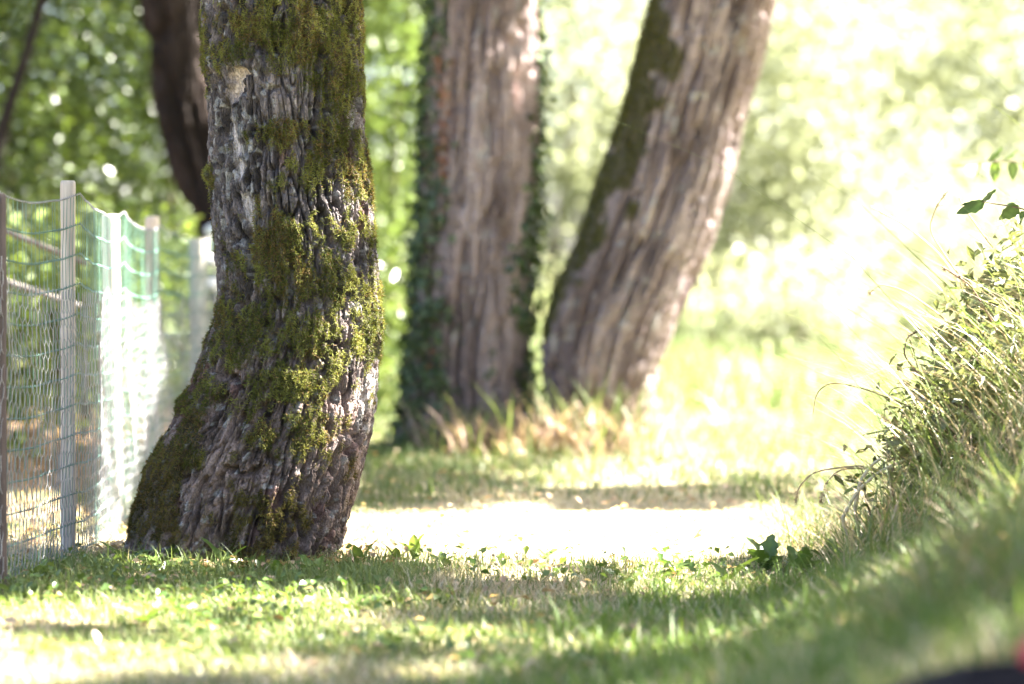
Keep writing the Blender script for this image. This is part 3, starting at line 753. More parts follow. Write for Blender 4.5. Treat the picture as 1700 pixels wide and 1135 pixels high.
# ------------------------------------------------------------------ ivy on the second trunk
def build_ivy():
    P, N, g, px, py = info2['P'], info2['N'], info2['g'], info2['px'], info2['py']
    xl = np.interp(py, [r[0] for r in prof2], [r[1] for r in prof2]); xr = np.interp(py, [r[0] for r in prof2], [r[2] for r in prof2])
    u = (px - xl) / (xr - xl)
    n = fbm(g['X3'] * 7, g['Y3'] * 7, g['Z'] * 3, o=3, seed=601)
    wl = np.interp(py, [-100, 0, 200, 500, 650, 745], [0.07, 0.10, 0.15, 0.20, 0.30, 0.36])
    wr = np.interp(py, [-100, 100, 330, 460, 530, 570, 760], [0.0, 0.02, 0.03, 0.14, 0.14, 0.0, 0.0])
    m = sst(0.08, -0.08, u - wl + 0.35 * (n - 0.5)) + sst(0.06, -0.06, (1 - u) - wr + 0.30 * (n - 0.5))
    m = np.clip(m, 0, 1) * (g['uy'] < 0.55) * (g['Z'] > 0) * (g['Z'] < 3.2)
    m += 0.05 * (n > 0.62) * (g['uy'] < 0) * (g['Z'] < 1.8) * (g['Z'] > 0)
    p = m.ravel() + 1e-12; p = p / p.sum()
    K = 3900
    idx = rng.choice(p.size, K, p=p)
    nn = N.reshape(-1, 3)[idx]
    c = P.reshape(-1, 3)[idx] + nn * rng.gamma(2.0, 0.022, K)[:, None]
    nr = nn + rng.normal(0, 0.45, (K, 3)); nr[:, 2] += 0.25; nr /= np.linalg.norm(nr, axis=1)[:, None]
    a = rng.normal(0, 0.6, (K, 3)); a[:, 2] -= 1; a -= nr * (a * nr).sum(1)[:, None]; a /= np.linalg.norm(a, axis=1)[:, None]
    V, T = leaf_batch(c, rng.uniform(0.028, 0.06, K), 0.95, frame=(a, np.cross(nr, a), nr))
    C = np.repeat(mixc((0.035, 0.062, 0.022), (0.105, 0.145, 0.055), rng.random(K)), 4, axis=0)
    dead = rng.random(K) < 0.004
    C[np.repeat(dead, 4)] = (0.28, 0.12, 0.05)
    root = empty('ivy_plant', (float(P[20, 30, 0]), 15.7, 0), 'dark green ivy climbing the left and right edges of the upright trunk', 'ivy')
    org = np.array(root.location)
    tag(mesh_obj('leaves', V - org, T, None, M_LEAF_DARK, C, root), kind='stuff')
    acc = Acc()
    for k in range(9):
        side = k % 3 != 0
        z = np.linspace(0.0, rng.uniform(1.6, 3.0), 40)
        th = (-np.pi + rng.uniform(0.1, 0.9) if side else -rng.uniform(0.1, 0.5)) + 0.15 * np.cumsum(rng.normal(0, 0.25, 40)) * 0.6
        c0 = np.interp(z, g['zs'], g['c']); r0 = np.interp(z, g['zs'], g['r'])
        Q_ = np.stack([c0 + np.cos(th) * (r0 + 0.02), 16.0 + np.sin(th) * (r0 + 0.02), z], -1)
        V, T, Q = tube(Q_, np.linspace(0.013, 0.005, 40), 6); acc.add(V, T, Q, (0.11, 0.08, 0.06))
    acc.build('vine_stem', M_BARK_FAR, root, org, True)
    # strip of dry orange leaves near the top left of the trunk
    m2 = np.exp(-((px - 742) / 7) ** 2) * (py < 300) * (g['uy'] < 0) * (g['Z'] < 3)
    m2 = m2.ravel() * (n.ravel() > 0.45) + 1e-12
    K = 150
    idx = rng.choice(m2.size, K, p=m2 / m2.sum()); nn = N.reshape(-1, 3)[idx]
    c = P.reshape(-1, 3)[idx] + nn * 0.012
    V, T = leaf_batch(c, rng.uniform(0.025, 0.05, K), 0.8)
    tag(mesh_obj('dry_leaves', V - org, T, None, M_LEAF, np.repeat(mixc((0.26, 0.10, 0.05), (0.42, 0.20, 0.10), rng.random(K)), 4, axis=0), root), 'strip of dry orange ivy leaves', kind='stuff')
build_ivy()

# ------------------------------------------------------------------ wire fence
FP = np.array([(-1.68, 7.90), (-1.606, 8.90), (-1.503, 9.85), (-1.535, 11.3), (-1.60, 13.0), (-1.578, 14.9), (-1.66, 18.0)])
FH = np.array([1.25, 1.262, 1.285, 1.25, 1.225, 1.175, 1.15])
def fence_xy(s):
    dd = np.r_[0, np.cumsum(np.hypot(*np.diff(FP, axis=0).T))]
    return np.interp(s, dd, FP[:, 0]), np.interp(s, dd, FP[:, 1]), dd

def post_mesh(name, x, y, h, w, mat, parent, org, lean=(0, 0), square=False):
    n = 4 if square else 14
    z = np.r_[-0.25, np.linspace(0.02, h - 0.02, 9), h - 0.006, h]
    acc = Acc()
    P = np.stack([x + lean[0] * z, y + lean[1] * z, z + float(ground_h(x, y))], -1)
    R = np.full(len(z), w / 2); R[-1] *= 0.86; R[1:-2] *= 1 + rng.normal(0, 0.03, len(z) - 3)
    V, T, Q = tube(P, R * (1.25 if square else 1), n)
    acc.add(V, T, Q)
    return acc.build(name, mat, parent, org, not square)

def build_fence():
    root = empty('wire_fence', (*FP[2], 0), 'green wire fence with chicken wire on wooden posts, running away left', 'fence')
    org = np.array(root.location)
    spec = [(0.055, M_POST, (0, 0)), (0.055, M_POST3, (0.0, 0)), (0.052, M_POST, (0.004, 0)), (0.07, M_POST2, (-0.01, 0)), (0.062, M_POST, (0.0, 0)), (0.10, M_POST2, (0.0, 0)), (0.08, M_POST, (0, 0))]
    for (x, y), h, (w, m, ln) in zip(FP, FH, spec):
        # the mesh is stapled to the path side of the posts, so the posts stand just behind it
        post_mesh('fence_post', x - (0.004 if m is M_POST3 else 0.012 + w * 0.5), y, h + (0.03 if m is M_POST else -0.02), w, m, root, org, ln)
    # pale board nailed beside the last but one post
    _, _, dd = fence_xy(0)
    Ltot = dd[-1]
    def topz(s):
        t = np.interp(s, dd, FH)
        span = np.searchsorted(dd, np.clip(s, 0, Ltot - 1e-6), side='right') - 1
        f = (s - dd[span]) / (dd[span + 1] - dd[span])
        return t - 0.012 - 0.035 * 4 * f * (1 - f)
    def wob(s, z):
        return 0.012 * (fbm(s * 2.2, z * 2.0, o=2, seed=701) - 0.5) * 2
    def pt(s, z):
        x, y, _ = fence_xy(s)
        zz = z + ground_h(x, y)
        return np.stack([x + wob(s, z), y, zz], -1)
    # strained wires
    for i in range(13):
        f = i / 12.0
        s = np.arange(0.0, Ltot, 0.012)
        tz = topz(np.clip(s, 0, Ltot))
        z = 0.03 + (tz - 0.03) * f
        # two twisted strands
        acc = Acc()
        for ph in (0, np.pi):
            P = pt(s, z); P[:, 2] += 0.0032 * np.sin(s * 260 * 0.5 + ph); P[:, 0] += 0.0032 * np.cos(s * 130 + ph)
            V, Q = segs(P[:-1], P[1:], 0.0017, 3); acc.add(V, None, Q)
        acc.build('horizontal_wire', M_GREENWIRE if i != 12 else M_ZINC, root, org)
    # upright wires
    s = np.arange(0.0, Ltot, 0.047) ; s = s + rng.normal(0, 0.006, len(s))
    acc = Acc()
    zz = np.linspace(0, 1, 14)
    for k in range(13):
        A, B = [], []
        sl = s + 0.02 * (fbm(s * 3, s * 0 + k * 0.8, o=2, seed=77) - 0.5); sl2 = s + 0.02 * (fbm(s * 3, s * 0 + (k + 1) * 0.8, o=2, seed=77) - 0.5)
        tz = topz(np.clip(s, 0, Ltot))
        V, Q = segs(pt(sl, 0.03 + (tz - 0.03) * zz[k]), pt(sl2, 0.03 + (tz - 0.03) * zz[k + 1]), 0.0014, 3); acc.add(V, None, Q)
    tag(acc.build('upright_wires', M_GREENWIRE, root, org), 'thin green coated upright wires', kind='stuff')
    # chicken wire on the lower part, sagging away from the uprights
    cw, ch = 0.045, 0.062
    acc = Acc()
    nu = int(Ltot / cw); nv = 20
    I, J = np.meshgrid(np.arange(nu), np.arange(nv))
    I = I.ravel(); J = J.ravel()
    def cp(i, j, up):
        s = (i + 0.5 * (j % 2)) * cw
        top = np.interp(s - 1.0, [-0.9, 0.0, 0.5, 0.95, 1.6, 3, 6, 11], [1.10, 1.04, 0.95, 0.93, 0.94, 0.90, 0.86, 0.84])
        z = (j + (0.28 if up else -0.28)) / nv * top + 0.03
        s2 = s + 0.035 * (fbm(s * 5, z * 6, o=2, seed=712) - 0.5) * 2
        z = z + 0.04 * (fbm(s * 4 + 9, z * 4, o=2, seed=713) - 0.5) * 2 * sst(0.1, 0.6, z)
        p = pt(s2, z); p[:, 0] += 0.014 + 0.035 * (fbm(s * 3.5, z * 3.0, o=2, seed=714) - 0.4) * sst(0.0, 0.3, z)
        return p
    lo, hi = cp(I, J, False), cp(I, J, True)
    thin = np.where(I * cw > 2.3, 0.62, 1.0)
    V, Q = segs(lo, hi, 0.0021 * thin, 3); acc.add(V, None, Q)                      # twisted uprights of the cells
    even = (J % 2 == 0)
    ok = J < nv - 1
    nxt_l = np.where(even, I - 1, I); nxt_r = np.where(even, I, I + 1)
    for nx in (nxt_l, nxt_r):
        B = cp(nx, J + 1, False)
        V, Q = segs(hi[ok], B[ok], (0.0013 * thin)[ok], 3); acc.add(V, None, Q)
    tag(acc.build('chicken_wire', M_ZINC, root, org), 'grey galvanised chicken wire on the lower fence, sagging', kind='stuff')
    # knobs on the pale post
    for k, py in enumerate((432, 471)):
        p = W(352, py, 14.9)
        acc = Acc()
        V, T, Q = tube(np.array([p + (-0.07, 0, 0), p + (-0.015, 0, 0.0), p + (0.02, 0, 0.0), p + (0.03, 0, 0)]), [0.03, 0.034, 0.034, 0.02], 12); acc.add(V, T, Q)
        acc.build('insulator', M_WHITE, root, org, True)
build_fence()

def gate_post():
    p = W(359, 430, 17.4); x, y = p[0], p[1]
    g0 = float(ground_h(x, y))
    root = empty('gate_post', (x, y, g0), 'dark brown post with a white rounded cap behind the wire fence', 'post')
    acc = Acc()
    w, t, h = 0.055, 0.05, 1.19
    z = np.array([-0.1, h])
    for zz in z: acc.add([(-w, -t, zz), (w, -t, zz), (w, t, zz), (-w, t, zz)])
    acc.Q.append(np.array([(0, 1, 5, 4), (1, 2, 6, 5), (2, 3, 7, 6), (3, 0, 4, 7), (4, 5, 6, 7)]))
    acc.build('post', M_POST3, root)
    a = np.linspace(0, np.pi / 2, 6)
    P = np.stack([a * 0, a * 0, h + 0.03 * 0 + np.r_[0.0, 0.03 + 0.04 * np.sin(a)[1:]]], -1)
    V, T, Q = tube(P, np.r_[0.068, 0.068 * np.cos(a)[1:] + 0.004], 18)
    b = Acc(); b.add(V, T, Q); b.build('cap', M_WHITE, root, (0, 0, -0.002), True)
    acc = Acc()
    V, T, Q = tube(np.array([(0.005, -t - 0.012, 1.03), (0.005, -t + 0.004, 1.03)]), 0.016, 12); acc.add(V, T, Q)
    acc.build('reflector', M_WHITE, root, (0, 0, 0), True)
gate_post()

def rails():
    for (a, b, d, lab) in [((15, 385), (112, 424), 12.5, 'grey rail sloping down to the right behind the nearest fence panel'),
                           ((20, 470), (105, 498), 12.6, 'lower grey sloping rail behind the nearest fence panel')]:
        p, q = W(*a, d), W(*b, d)
        ac = Acc(); q2 = q.copy()
        if 'stake' in lab: p[2] = -0.05
        else:
            v = (q - p); p = p - v * 1.6; q2 = q + v * (0.35)
            if p[2] < 0: pass
        V, T, Q = tube(np.array([p, (p + q2) / 2, q2]), [0.015, 0.014, 0.013], 8)
        ac.add(V, T, Q)
        o = ac.build('wooden_rail' if 'stake' not in lab else 'wooden_stake', M_RAIL, None, (0, 0, 0), True)
        tag(o, lab, 'rail' if 'stake' not in lab else 'stake')
rails()

# ------------------------------------------------------------------ shrubs
def shrub(name, label, cx, cy, rx, ry, z0, z1, n, size, cols, mat, group=None, clump=0.16, dens=40, stems=4, cat='shrub', asp=0.6):
    g0 = float(ground_h(cx, cy))
    root = empty(name, (cx, cy, g0), label, cat, group)
    nc = max(12, n // dens)
    v = rng.normal(0, 1, (nc, 3)); v /= np.linalg.norm(v, axis=1)[:, None]
    rad = rng.random(nc) ** 0.42
    lump = 0.75 + 0.5 * fbm(v[:, 0] * 2 + cx, v[:, 1] * 2, v[:, 2] * 2 + cy, o=2, seed=int(abs(cx * 31 + cy * 7)) % 999)
    ctr = v * (rad * lump)[:, None] * np.array([rx, ry, (z1 - z0) / 2]) + np.array([0, 0, (z0 + z1) / 2])
    k = rng.integers(0, nc, n)
    P = ctr[k] + rng.normal(0, 1, (n, 3)) * clump * np.array([1.2, 1.2, 0.8])
    P = P[P[:, 2] > 0.03]
    m = len(P)
    V, T = leaf_batch(P, rng.uniform(size * 0.65, size * 1.3, m), asp)
    q = np.clip(_hash(k[:m], k[:m] * 0, k[:m] * 0, 5) * 0.6 + rng.random(m) * 0.5, 0, 1)
    C = np.repeat(mixc(cols[0], cols[1], q), 4, axis=0)
    tag(mesh_obj('foliage', V, T, None, mat, C, root), kind='stuff')
    acc = Acc()
    for j in range(stems):
        e = ctr[rng.integers(0, nc)] * np.array([0.8, 0.8, 1])
        b = np.array([rng.normal(0, rx * 0.15), rng.normal(0, ry * 0.15), -0.1])
        L = limb(b, e, 0.1, 10, 0.06)
        V, T, Q = tube(L, np.linspace(0.035, 0.008, 10), 6); acc.add(V, T, Q, (0.10, 0.075, 0.055))
    acc.build('stems', M_BARK_FAR, root, (0, 0, 0), True)
    return root

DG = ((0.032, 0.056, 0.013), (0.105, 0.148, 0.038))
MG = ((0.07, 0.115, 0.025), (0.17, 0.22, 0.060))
YG = ((0.19, 0.21, 0.115), (0.37, 0.385, 0.27))  # leaf tone whitened to stand for overexposed sun and haze
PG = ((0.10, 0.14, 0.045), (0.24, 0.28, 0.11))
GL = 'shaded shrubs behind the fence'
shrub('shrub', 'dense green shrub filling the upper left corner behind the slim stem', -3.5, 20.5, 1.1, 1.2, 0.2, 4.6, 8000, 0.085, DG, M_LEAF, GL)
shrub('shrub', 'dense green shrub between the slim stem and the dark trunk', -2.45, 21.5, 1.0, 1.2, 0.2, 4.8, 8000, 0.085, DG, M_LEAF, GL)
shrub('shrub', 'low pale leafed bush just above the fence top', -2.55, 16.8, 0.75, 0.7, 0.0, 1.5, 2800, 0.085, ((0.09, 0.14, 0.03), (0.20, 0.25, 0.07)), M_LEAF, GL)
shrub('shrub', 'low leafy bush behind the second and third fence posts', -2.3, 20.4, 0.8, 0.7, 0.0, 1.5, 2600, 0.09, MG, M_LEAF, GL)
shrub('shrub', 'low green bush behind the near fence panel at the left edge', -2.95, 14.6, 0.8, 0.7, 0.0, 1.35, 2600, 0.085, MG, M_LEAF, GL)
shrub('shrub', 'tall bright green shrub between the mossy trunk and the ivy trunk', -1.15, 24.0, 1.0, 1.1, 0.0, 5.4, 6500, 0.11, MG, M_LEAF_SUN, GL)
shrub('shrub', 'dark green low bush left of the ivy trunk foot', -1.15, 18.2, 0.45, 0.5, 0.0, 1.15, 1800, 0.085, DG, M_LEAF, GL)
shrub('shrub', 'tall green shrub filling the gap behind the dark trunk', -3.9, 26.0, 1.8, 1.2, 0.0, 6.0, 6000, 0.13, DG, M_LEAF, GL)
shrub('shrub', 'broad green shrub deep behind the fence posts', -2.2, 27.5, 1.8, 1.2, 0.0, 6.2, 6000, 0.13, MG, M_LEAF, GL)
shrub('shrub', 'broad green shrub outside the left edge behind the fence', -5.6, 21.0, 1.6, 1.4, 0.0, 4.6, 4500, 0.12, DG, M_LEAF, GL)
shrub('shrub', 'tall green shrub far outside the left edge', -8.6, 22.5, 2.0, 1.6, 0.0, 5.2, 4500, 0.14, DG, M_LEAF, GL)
GR = 'sunlit shrubs beyond the meadow'
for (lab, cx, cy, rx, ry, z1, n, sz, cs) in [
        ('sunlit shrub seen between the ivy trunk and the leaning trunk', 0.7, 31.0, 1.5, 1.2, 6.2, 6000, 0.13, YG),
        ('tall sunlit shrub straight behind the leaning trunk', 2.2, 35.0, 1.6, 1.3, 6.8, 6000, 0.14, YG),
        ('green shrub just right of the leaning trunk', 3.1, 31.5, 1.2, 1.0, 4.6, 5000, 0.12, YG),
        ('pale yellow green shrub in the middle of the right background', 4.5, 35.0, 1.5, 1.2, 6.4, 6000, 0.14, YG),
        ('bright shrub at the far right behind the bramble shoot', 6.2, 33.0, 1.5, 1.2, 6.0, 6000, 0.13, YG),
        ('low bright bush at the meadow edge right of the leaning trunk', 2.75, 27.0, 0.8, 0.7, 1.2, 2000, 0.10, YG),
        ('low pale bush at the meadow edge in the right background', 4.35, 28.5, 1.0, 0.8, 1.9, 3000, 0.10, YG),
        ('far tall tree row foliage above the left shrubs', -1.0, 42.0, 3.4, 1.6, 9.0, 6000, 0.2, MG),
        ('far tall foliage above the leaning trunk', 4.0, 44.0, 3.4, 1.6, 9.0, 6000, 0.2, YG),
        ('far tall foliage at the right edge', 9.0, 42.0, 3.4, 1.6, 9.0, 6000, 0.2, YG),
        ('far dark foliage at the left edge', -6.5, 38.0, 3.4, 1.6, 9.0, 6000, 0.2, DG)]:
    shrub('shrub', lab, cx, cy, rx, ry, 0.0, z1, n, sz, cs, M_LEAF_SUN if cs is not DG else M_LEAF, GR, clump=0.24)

# ------------------------------------------------------------------ grass
def scatter(n, x0f, x1f, y0, y1, power=1.0):
    y = y0 + (y1 - y0) * rng.random(n) ** power
    x = x0f(y) + (x1f(y) - x0f(y)) * rng.random(n)
    return x, y

def in_trunk(x, y):
    m = np.zeros(len(x), bool)
    for (cx, cy, rx, ry) in [(-0.97, 9.84, 0.35, 0.33), (-0.26, 16.0, 0.36, 0.36), (0.50, 15.8, 0.2, 0.2)]:
        m |= ((x - cx) / rx) ** 2 + ((y - cy) / ry) ** 2 < 1
    return m

GREEN0, GREEN1 = (0.100, 0.145, 0.042), (0.225, 0.275, 0.100)
DRY0, DRY1 = (0.36, 0.30, 0.20), (0.60, 0.53, 0.41)
def grass(name, label, x, y, hmin, hmax, wmin, wmax, dryf, k, cat='grass', g0=GREEN0, g1=GREEN1, lean=0.5, hs=None, d0=DRY0, d1=DRY1, droop=0.35):
    keep = ~in_trunk(x, y); x, y = x[keep], y[keep]
    if hs is not None: hs = hs[keep]
    n = len(x)
    dry = dryf(x, y)
    isdry = rng.random(n) < dry
    h = rng.uniform(hmin, hmax, n) * (0.6 + 0.8 * fbm(x * 2.5, y * 2.5, o=2, seed=801))
    if hs is not None: h *= hs
    h = np.where(isdry, h * 0.75, h)
    z = ground_h(x, y) - 0.005
    base = np.stack([x, y, z], -1)
    V, T = blades(base, h, rng.uniform(wmin, wmax, n), rng.uniform(0, 2 * np.pi, n), np.minimum(np.abs(rng.normal(lean, 0.3, n)) + isdry * 0.3, 1.1), np.clip(rng.normal(droop, 0.2, n), 0, 0.85), k)
    c = mixc(g0, g1, np.clip(rng.random(n) * 0.7 + 0.5 * (fbm(x * 1.6, y * 1.6, o=2, seed=803) - 0.3), 0, 1))
    cd = mixc(d0, d1, rng.random(n))
    c = np.where(isdry[:, None], cd, c)
    o = mesh_obj(name, V, T, None, M_GRASS, np.repeat(c, 2 * k + 1, axis=0))
    return tag(o, label, cat, kind='stuff')

hw = lambda y: 0.185 * y + 0.25
def dry_sunlit_lawn(x, y):
    n = fbm(x * 1.3 + 2, y * 1.3, o=3, seed=811)
    path = np.exp(-((x - 0.35 - 0.05 * (y - 11)) / 0.8) ** 2) * sst(9.0, 10.3, y) * (1 - 0.8 * sst(11.8, 13, y))
    return np.clip(0.12 + 0.7 * sst(0.42, 0.62, n) + 0.7 * path + 0.25 * sst(9.5, 10.0, y) * (1 - sst(11.8, 12.2, y)) - 0.25 * sst(8.9, 9.2, y) * (1 - sst(9.6, 9.8, y)) * (x < 0.3), 0.03, 0.95)  # straw raised in the sunlit strip, lowered in the shade band, painting both
def fpatch(x, y): return 0.35 + 1.0 * fbm(x * 2.2, y * 2.2, o=2, seed=812)
def near_tree(x, y):
    r = np.hypot((x + 0.95) / 1.1, (y - 9.55) / 0.6)
    return np.clip(0.55 + 0.55 * fpatch(x, y) * 0.6 + 0.5 * np.exp(-r ** 2) * (0.4 + 1.2 * fbm(x * 5, y * 5, o=2, seed=815)) + 0.5 * sst(0.4, 0.9, bank_s(x, y)) - 0.45 * np.exp(-((x - 0.35) / 1.0) ** 2) * sst(9.5, 10.0, y), 0.3, 2.2)
x, y = scatter(78000, lambda y: -hw(y), lambda y: np.minimum(hw(y), 1.3 + 0 * y), 6.3, 12.6)
grass('lawn_grass', 'short patchy green and straw coloured grass around the mossy trunk', x, y, 0.045, 0.10, 0.0030, 0.0060, dry_sunlit_lawn, 3, hs=near_tree(x, y))
x, y = scatter(9000, lambda y: -2.2 + 0 * y, lambda y: 0 * y + 0.2, 3.6, 6.4)
grass('lawn_grass', 'near lawn grass below the lower edge of the picture', x, y, 0.045, 0.11, 0.004, 0.008, dry_sunlit_lawn, 3)
x, y = scatter(26000, lambda y: -1.9 + 0 * y, lambda y: hw(y), 12.4, 19.5)
grass('lawn_grass', 'blurred short grass around the feet of the ivy trunk and leaning trunk', x, y, 0.05, 0.13, 0.006, 0.012, lambda x, y: dry_sunlit_lawn(x, y) * 0.5, 2, g0=(0.075, 0.12, 0.035), g1=(0.17, 0.22, 0.08))
x, y = scatter(26000, lambda y: -1.6 + 0 * y, lambda y: hw(y) + 0.5, 19.0, 40)
grass('meadow_grass', 'pale sunlit meadow grass in the right background', x, y, 0.15, 0.5, 0.012, 0.024, lambda x, y: 0.14 + 0 * x, 2, g0=(0.085, 0.13, 0.04), g1=(0.20, 0.25, 0.10))
x, y = scatter(34000, lambda y: 0.70 - (10 - y) * 0.25, lambda y: hw(y) + 0.25, 3.4, 9.0, 0.8)
k_ = ~((y < 4.75) & (x > 0.50)); x, y = x[k_], y[k_]
grass('bank_grass', 'blurred green grass on the bank in the near right corner', x, y, 0.05, 0.15, 0.004, 0.008, lambda x, y: 0.16 + 0.3 * (fbm(x * 3, y * 3, o=2, seed=5) > 0.6), 3, g0=(0.085, 0.155, 0.026), g1=(0.21, 0.29, 0.065))
x, y = scatter(7200, lambda y: 1.0 + 0 * y, lambda y: 2.6 + 0 * y, 8.6, 11.6)
sx = bank_s(x, y)
grass('bank_grass', 'tangled tall grass with dry blades on the right hand bank', x, y, 0.22, 0.95, 0.003, 0.008, lambda x, y: 0.5 + 0 * x, 4, lean=0.8, hs=np.clip(0.25 + 0.9 * sst(0.15, 0.75, sx) + 0.35 * sst(0.6, 1.0, sx), 0.2, 1.5), droop=0.5,
      d0=(0.36, 0.27, 0.19), d1=(0.64, 0.53, 0.41))
x, y = scatter(3600, lambda y: 0.95 - (10 - y) * 0.25 + 0.85, lambda y: hw(y) + 0.3, 5.6, 8.8)
grass('bank_grass', 'blurred brownish tall grass at the right edge before the tangled bank grass', x, y, 0.14, 0.42, 0.004, 0.010, lambda x, y: 0.4 + 0 * x, 4, lean=0.7, droop=0.5, d0=(0.22, 0.15, 0.10), d1=(0.42, 0.32, 0.22))
# dry stalks round the feet of the two back trunks
n = 1300
x = rng.uniform(-0.35, 0.62, n) + rng.normal(0, 0.1, n); y = 15.35 + rng.normal(0, 0.17, n)
grass('dry_grass', 'tuft of tan dry grass stalks between the feet of the two back trunks', x, y, 0.06, 0.52, 0.010, 0.024, lambda x, y: 0.8 + 0 * x, 3, lean=0.45, d0=(0.30, 0.21, 0.16), d1=(0.58, 0.44, 0.35), droop=0.35)
# litter behind the fence
n = 5000
x = rng.uniform(-3.6, -1.7, n); y = rng.uniform(9.5, 19, n)
P = np.stack([x, y, ground_h(x, y) + rng.uniform(0.003, 0.03, n)], -1)
V, T = leaf_batch(P, rng.uniform(0.03, 0.07, n), 0.6, tilt=2.5)
tag(mesh_obj('leaf_litter', V, T, None, M_LEAF, np.repeat(mixc((0.20, 0.12, 0.07), (0.46, 0.33, 0.23), rng.random(n)), 4, axis=0)), 'brown fallen leaves on the ground behind the fence', 'leaf litter', kind='stuff')
n = 1500
x, y = scatter(n, lambda y: -hw(y), lambda y: 0 * y + 1.0, 6.5, 15.5); a_ = rng.uniform(0, 2 * np.pi, 420); q_ = 1.05 + rng.gamma(1.5, 0.18, 420)
x = np.r_[x, -0.97 + 0.36 * q_ * np.cos(a_)]; y = np.r_[y, 9.84 + 0.34 * q_ * np.sin(a_)]
k_ = ~in_trunk(x, y); x, y = x[k_], y[k_]; n = len(x)
P = np.stack([x, y, ground_h(x, y) + rng.uniform(0.02, 0.05, n)], -1)
V, T = leaf_batch(P, rng.uniform(0.02, 0.05, n), 0.6, tilt=2.0)
tag(mesh_obj('leaf_litter', V, T, None, M_LEAF, np.repeat(mixc((0.25, 0.15, 0.09), (0.55, 0.42, 0.30), rng.random(n)), 4, axis=0)), 'scattered dry leaves lying in the lawn before the trees', 'leaf litter', kind='stuff')
# clover and small weeds: ground cover in the sharp strip
n = 5200
x, y = scatter(n, lambda y: -hw(y), lambda y: 0 * y + 1.5, 7.0, 11.4)
cl = (fbm(x * 2.4, y * 2.4, o=2, seed=831) > 0.47) & (rng.random(n) > 0.9 * sst(9.2, 10.0, y))
x, y = x[cl], y[cl]; k_ = ~in_trunk(x, y); x, y = x[k_], y[k_]; n = len(x)
P = np.stack([x, y, ground_h(x, y) + rng.uniform(0.02, 0.065, n)], -1)
V, T = leaf_batch(P, rng.uniform(0.018, 0.042, n), 0.75, tilt=1.2)
tag(mesh_obj('ground_cover', V, T, None, M_LEAF, np.repeat(mixc((0.06, 0.12, 0.025), (0.16, 0.22, 0.06), rng.random(n)), 4, axis=0)), 'small clover like leaves among the lawn grass', 'ground cover', kind='stuff')

# ------------------------------------------------------------------ broad leaved weeds
def leaf_mesh(name, L, wd, lobed, cup, col, mat, curve=0.6, seed=0, width_pos=0.55):
    r = np.random.default_rng(seed)
    k = 9
    t = np.linspace(0, 1, k)
    prof = np.sin(np.pi * t ** (0.9 if width_pos > 0.5 else 0.6)) ** 0.8 * wd / 2
    prof[0] = wd * 0.05; prof[-1] = 0.0008
    if lobed: prof *= 1 + lobed * np.where(np.arange(k) % 2 == 0, -0.5, 0.35)
    ang = curve * t
    cxy = np.cumsum(np.r_[0, np.cos(ang)[:-1]]) * L / (k - 1); cz = np.cumsum(np.r_[0, -np.sin(ang)[:-1]]) * L / (k - 1)
    V, C = [], []
    for i in range(k):
        for sgn, f in ((-1, 1), (-1, .5), (0, 0), (1, .5), (1, 1)):
            u = sgn * f * prof[i]
            wav = 0.06 * wd * math.sin(i * 1.9 + sgn * 1.3 + seed) * f
            V.append((cxy[i], u, cz[i] + cup * abs(u) + wav))
            C.append(np.asarray(col) * (1.25 if f == 0 else 1.0) * r.uniform(0.85, 1.12))
    Q = []
    for i in range(k - 1):
        for j in range(4):
            a = i * 5 + j; Q.append((a, a + 1, a + 6, a + 5))
    o = mesh_obj(name, np.array(V), None, np.array(Q), mat, np.array(C), smooth=True)
    return o

LEAFS = []
for s_, (L, w_, lob, cup, cv, c_) in enumerate([(0.10, 0.034, 0, 0.5, 0.7, (0.10, 0.17, 0.035)), (0.12, 0.040, 0, 0.4, 0.5, (0.14, 0.21, 0.05)), (0.11, 0.040, 0.5, 0.35, 0.8, (0.09, 0.16, 0.035)),
                                                 (0.08, 0.036, 0, 0.5, 0.4, (0.17, 0.24, 0.06)), (0.09, 0.030, 0.6, 0.3, 0.9, (0.08, 0.14, 0.04))]):
    o = leaf_mesh('leaf', L, w_, lob, cup, c_, M_LEAF, cv, 20 + s_)
    LEAFS.append(o.data); bpy.data.objects.remove(o)

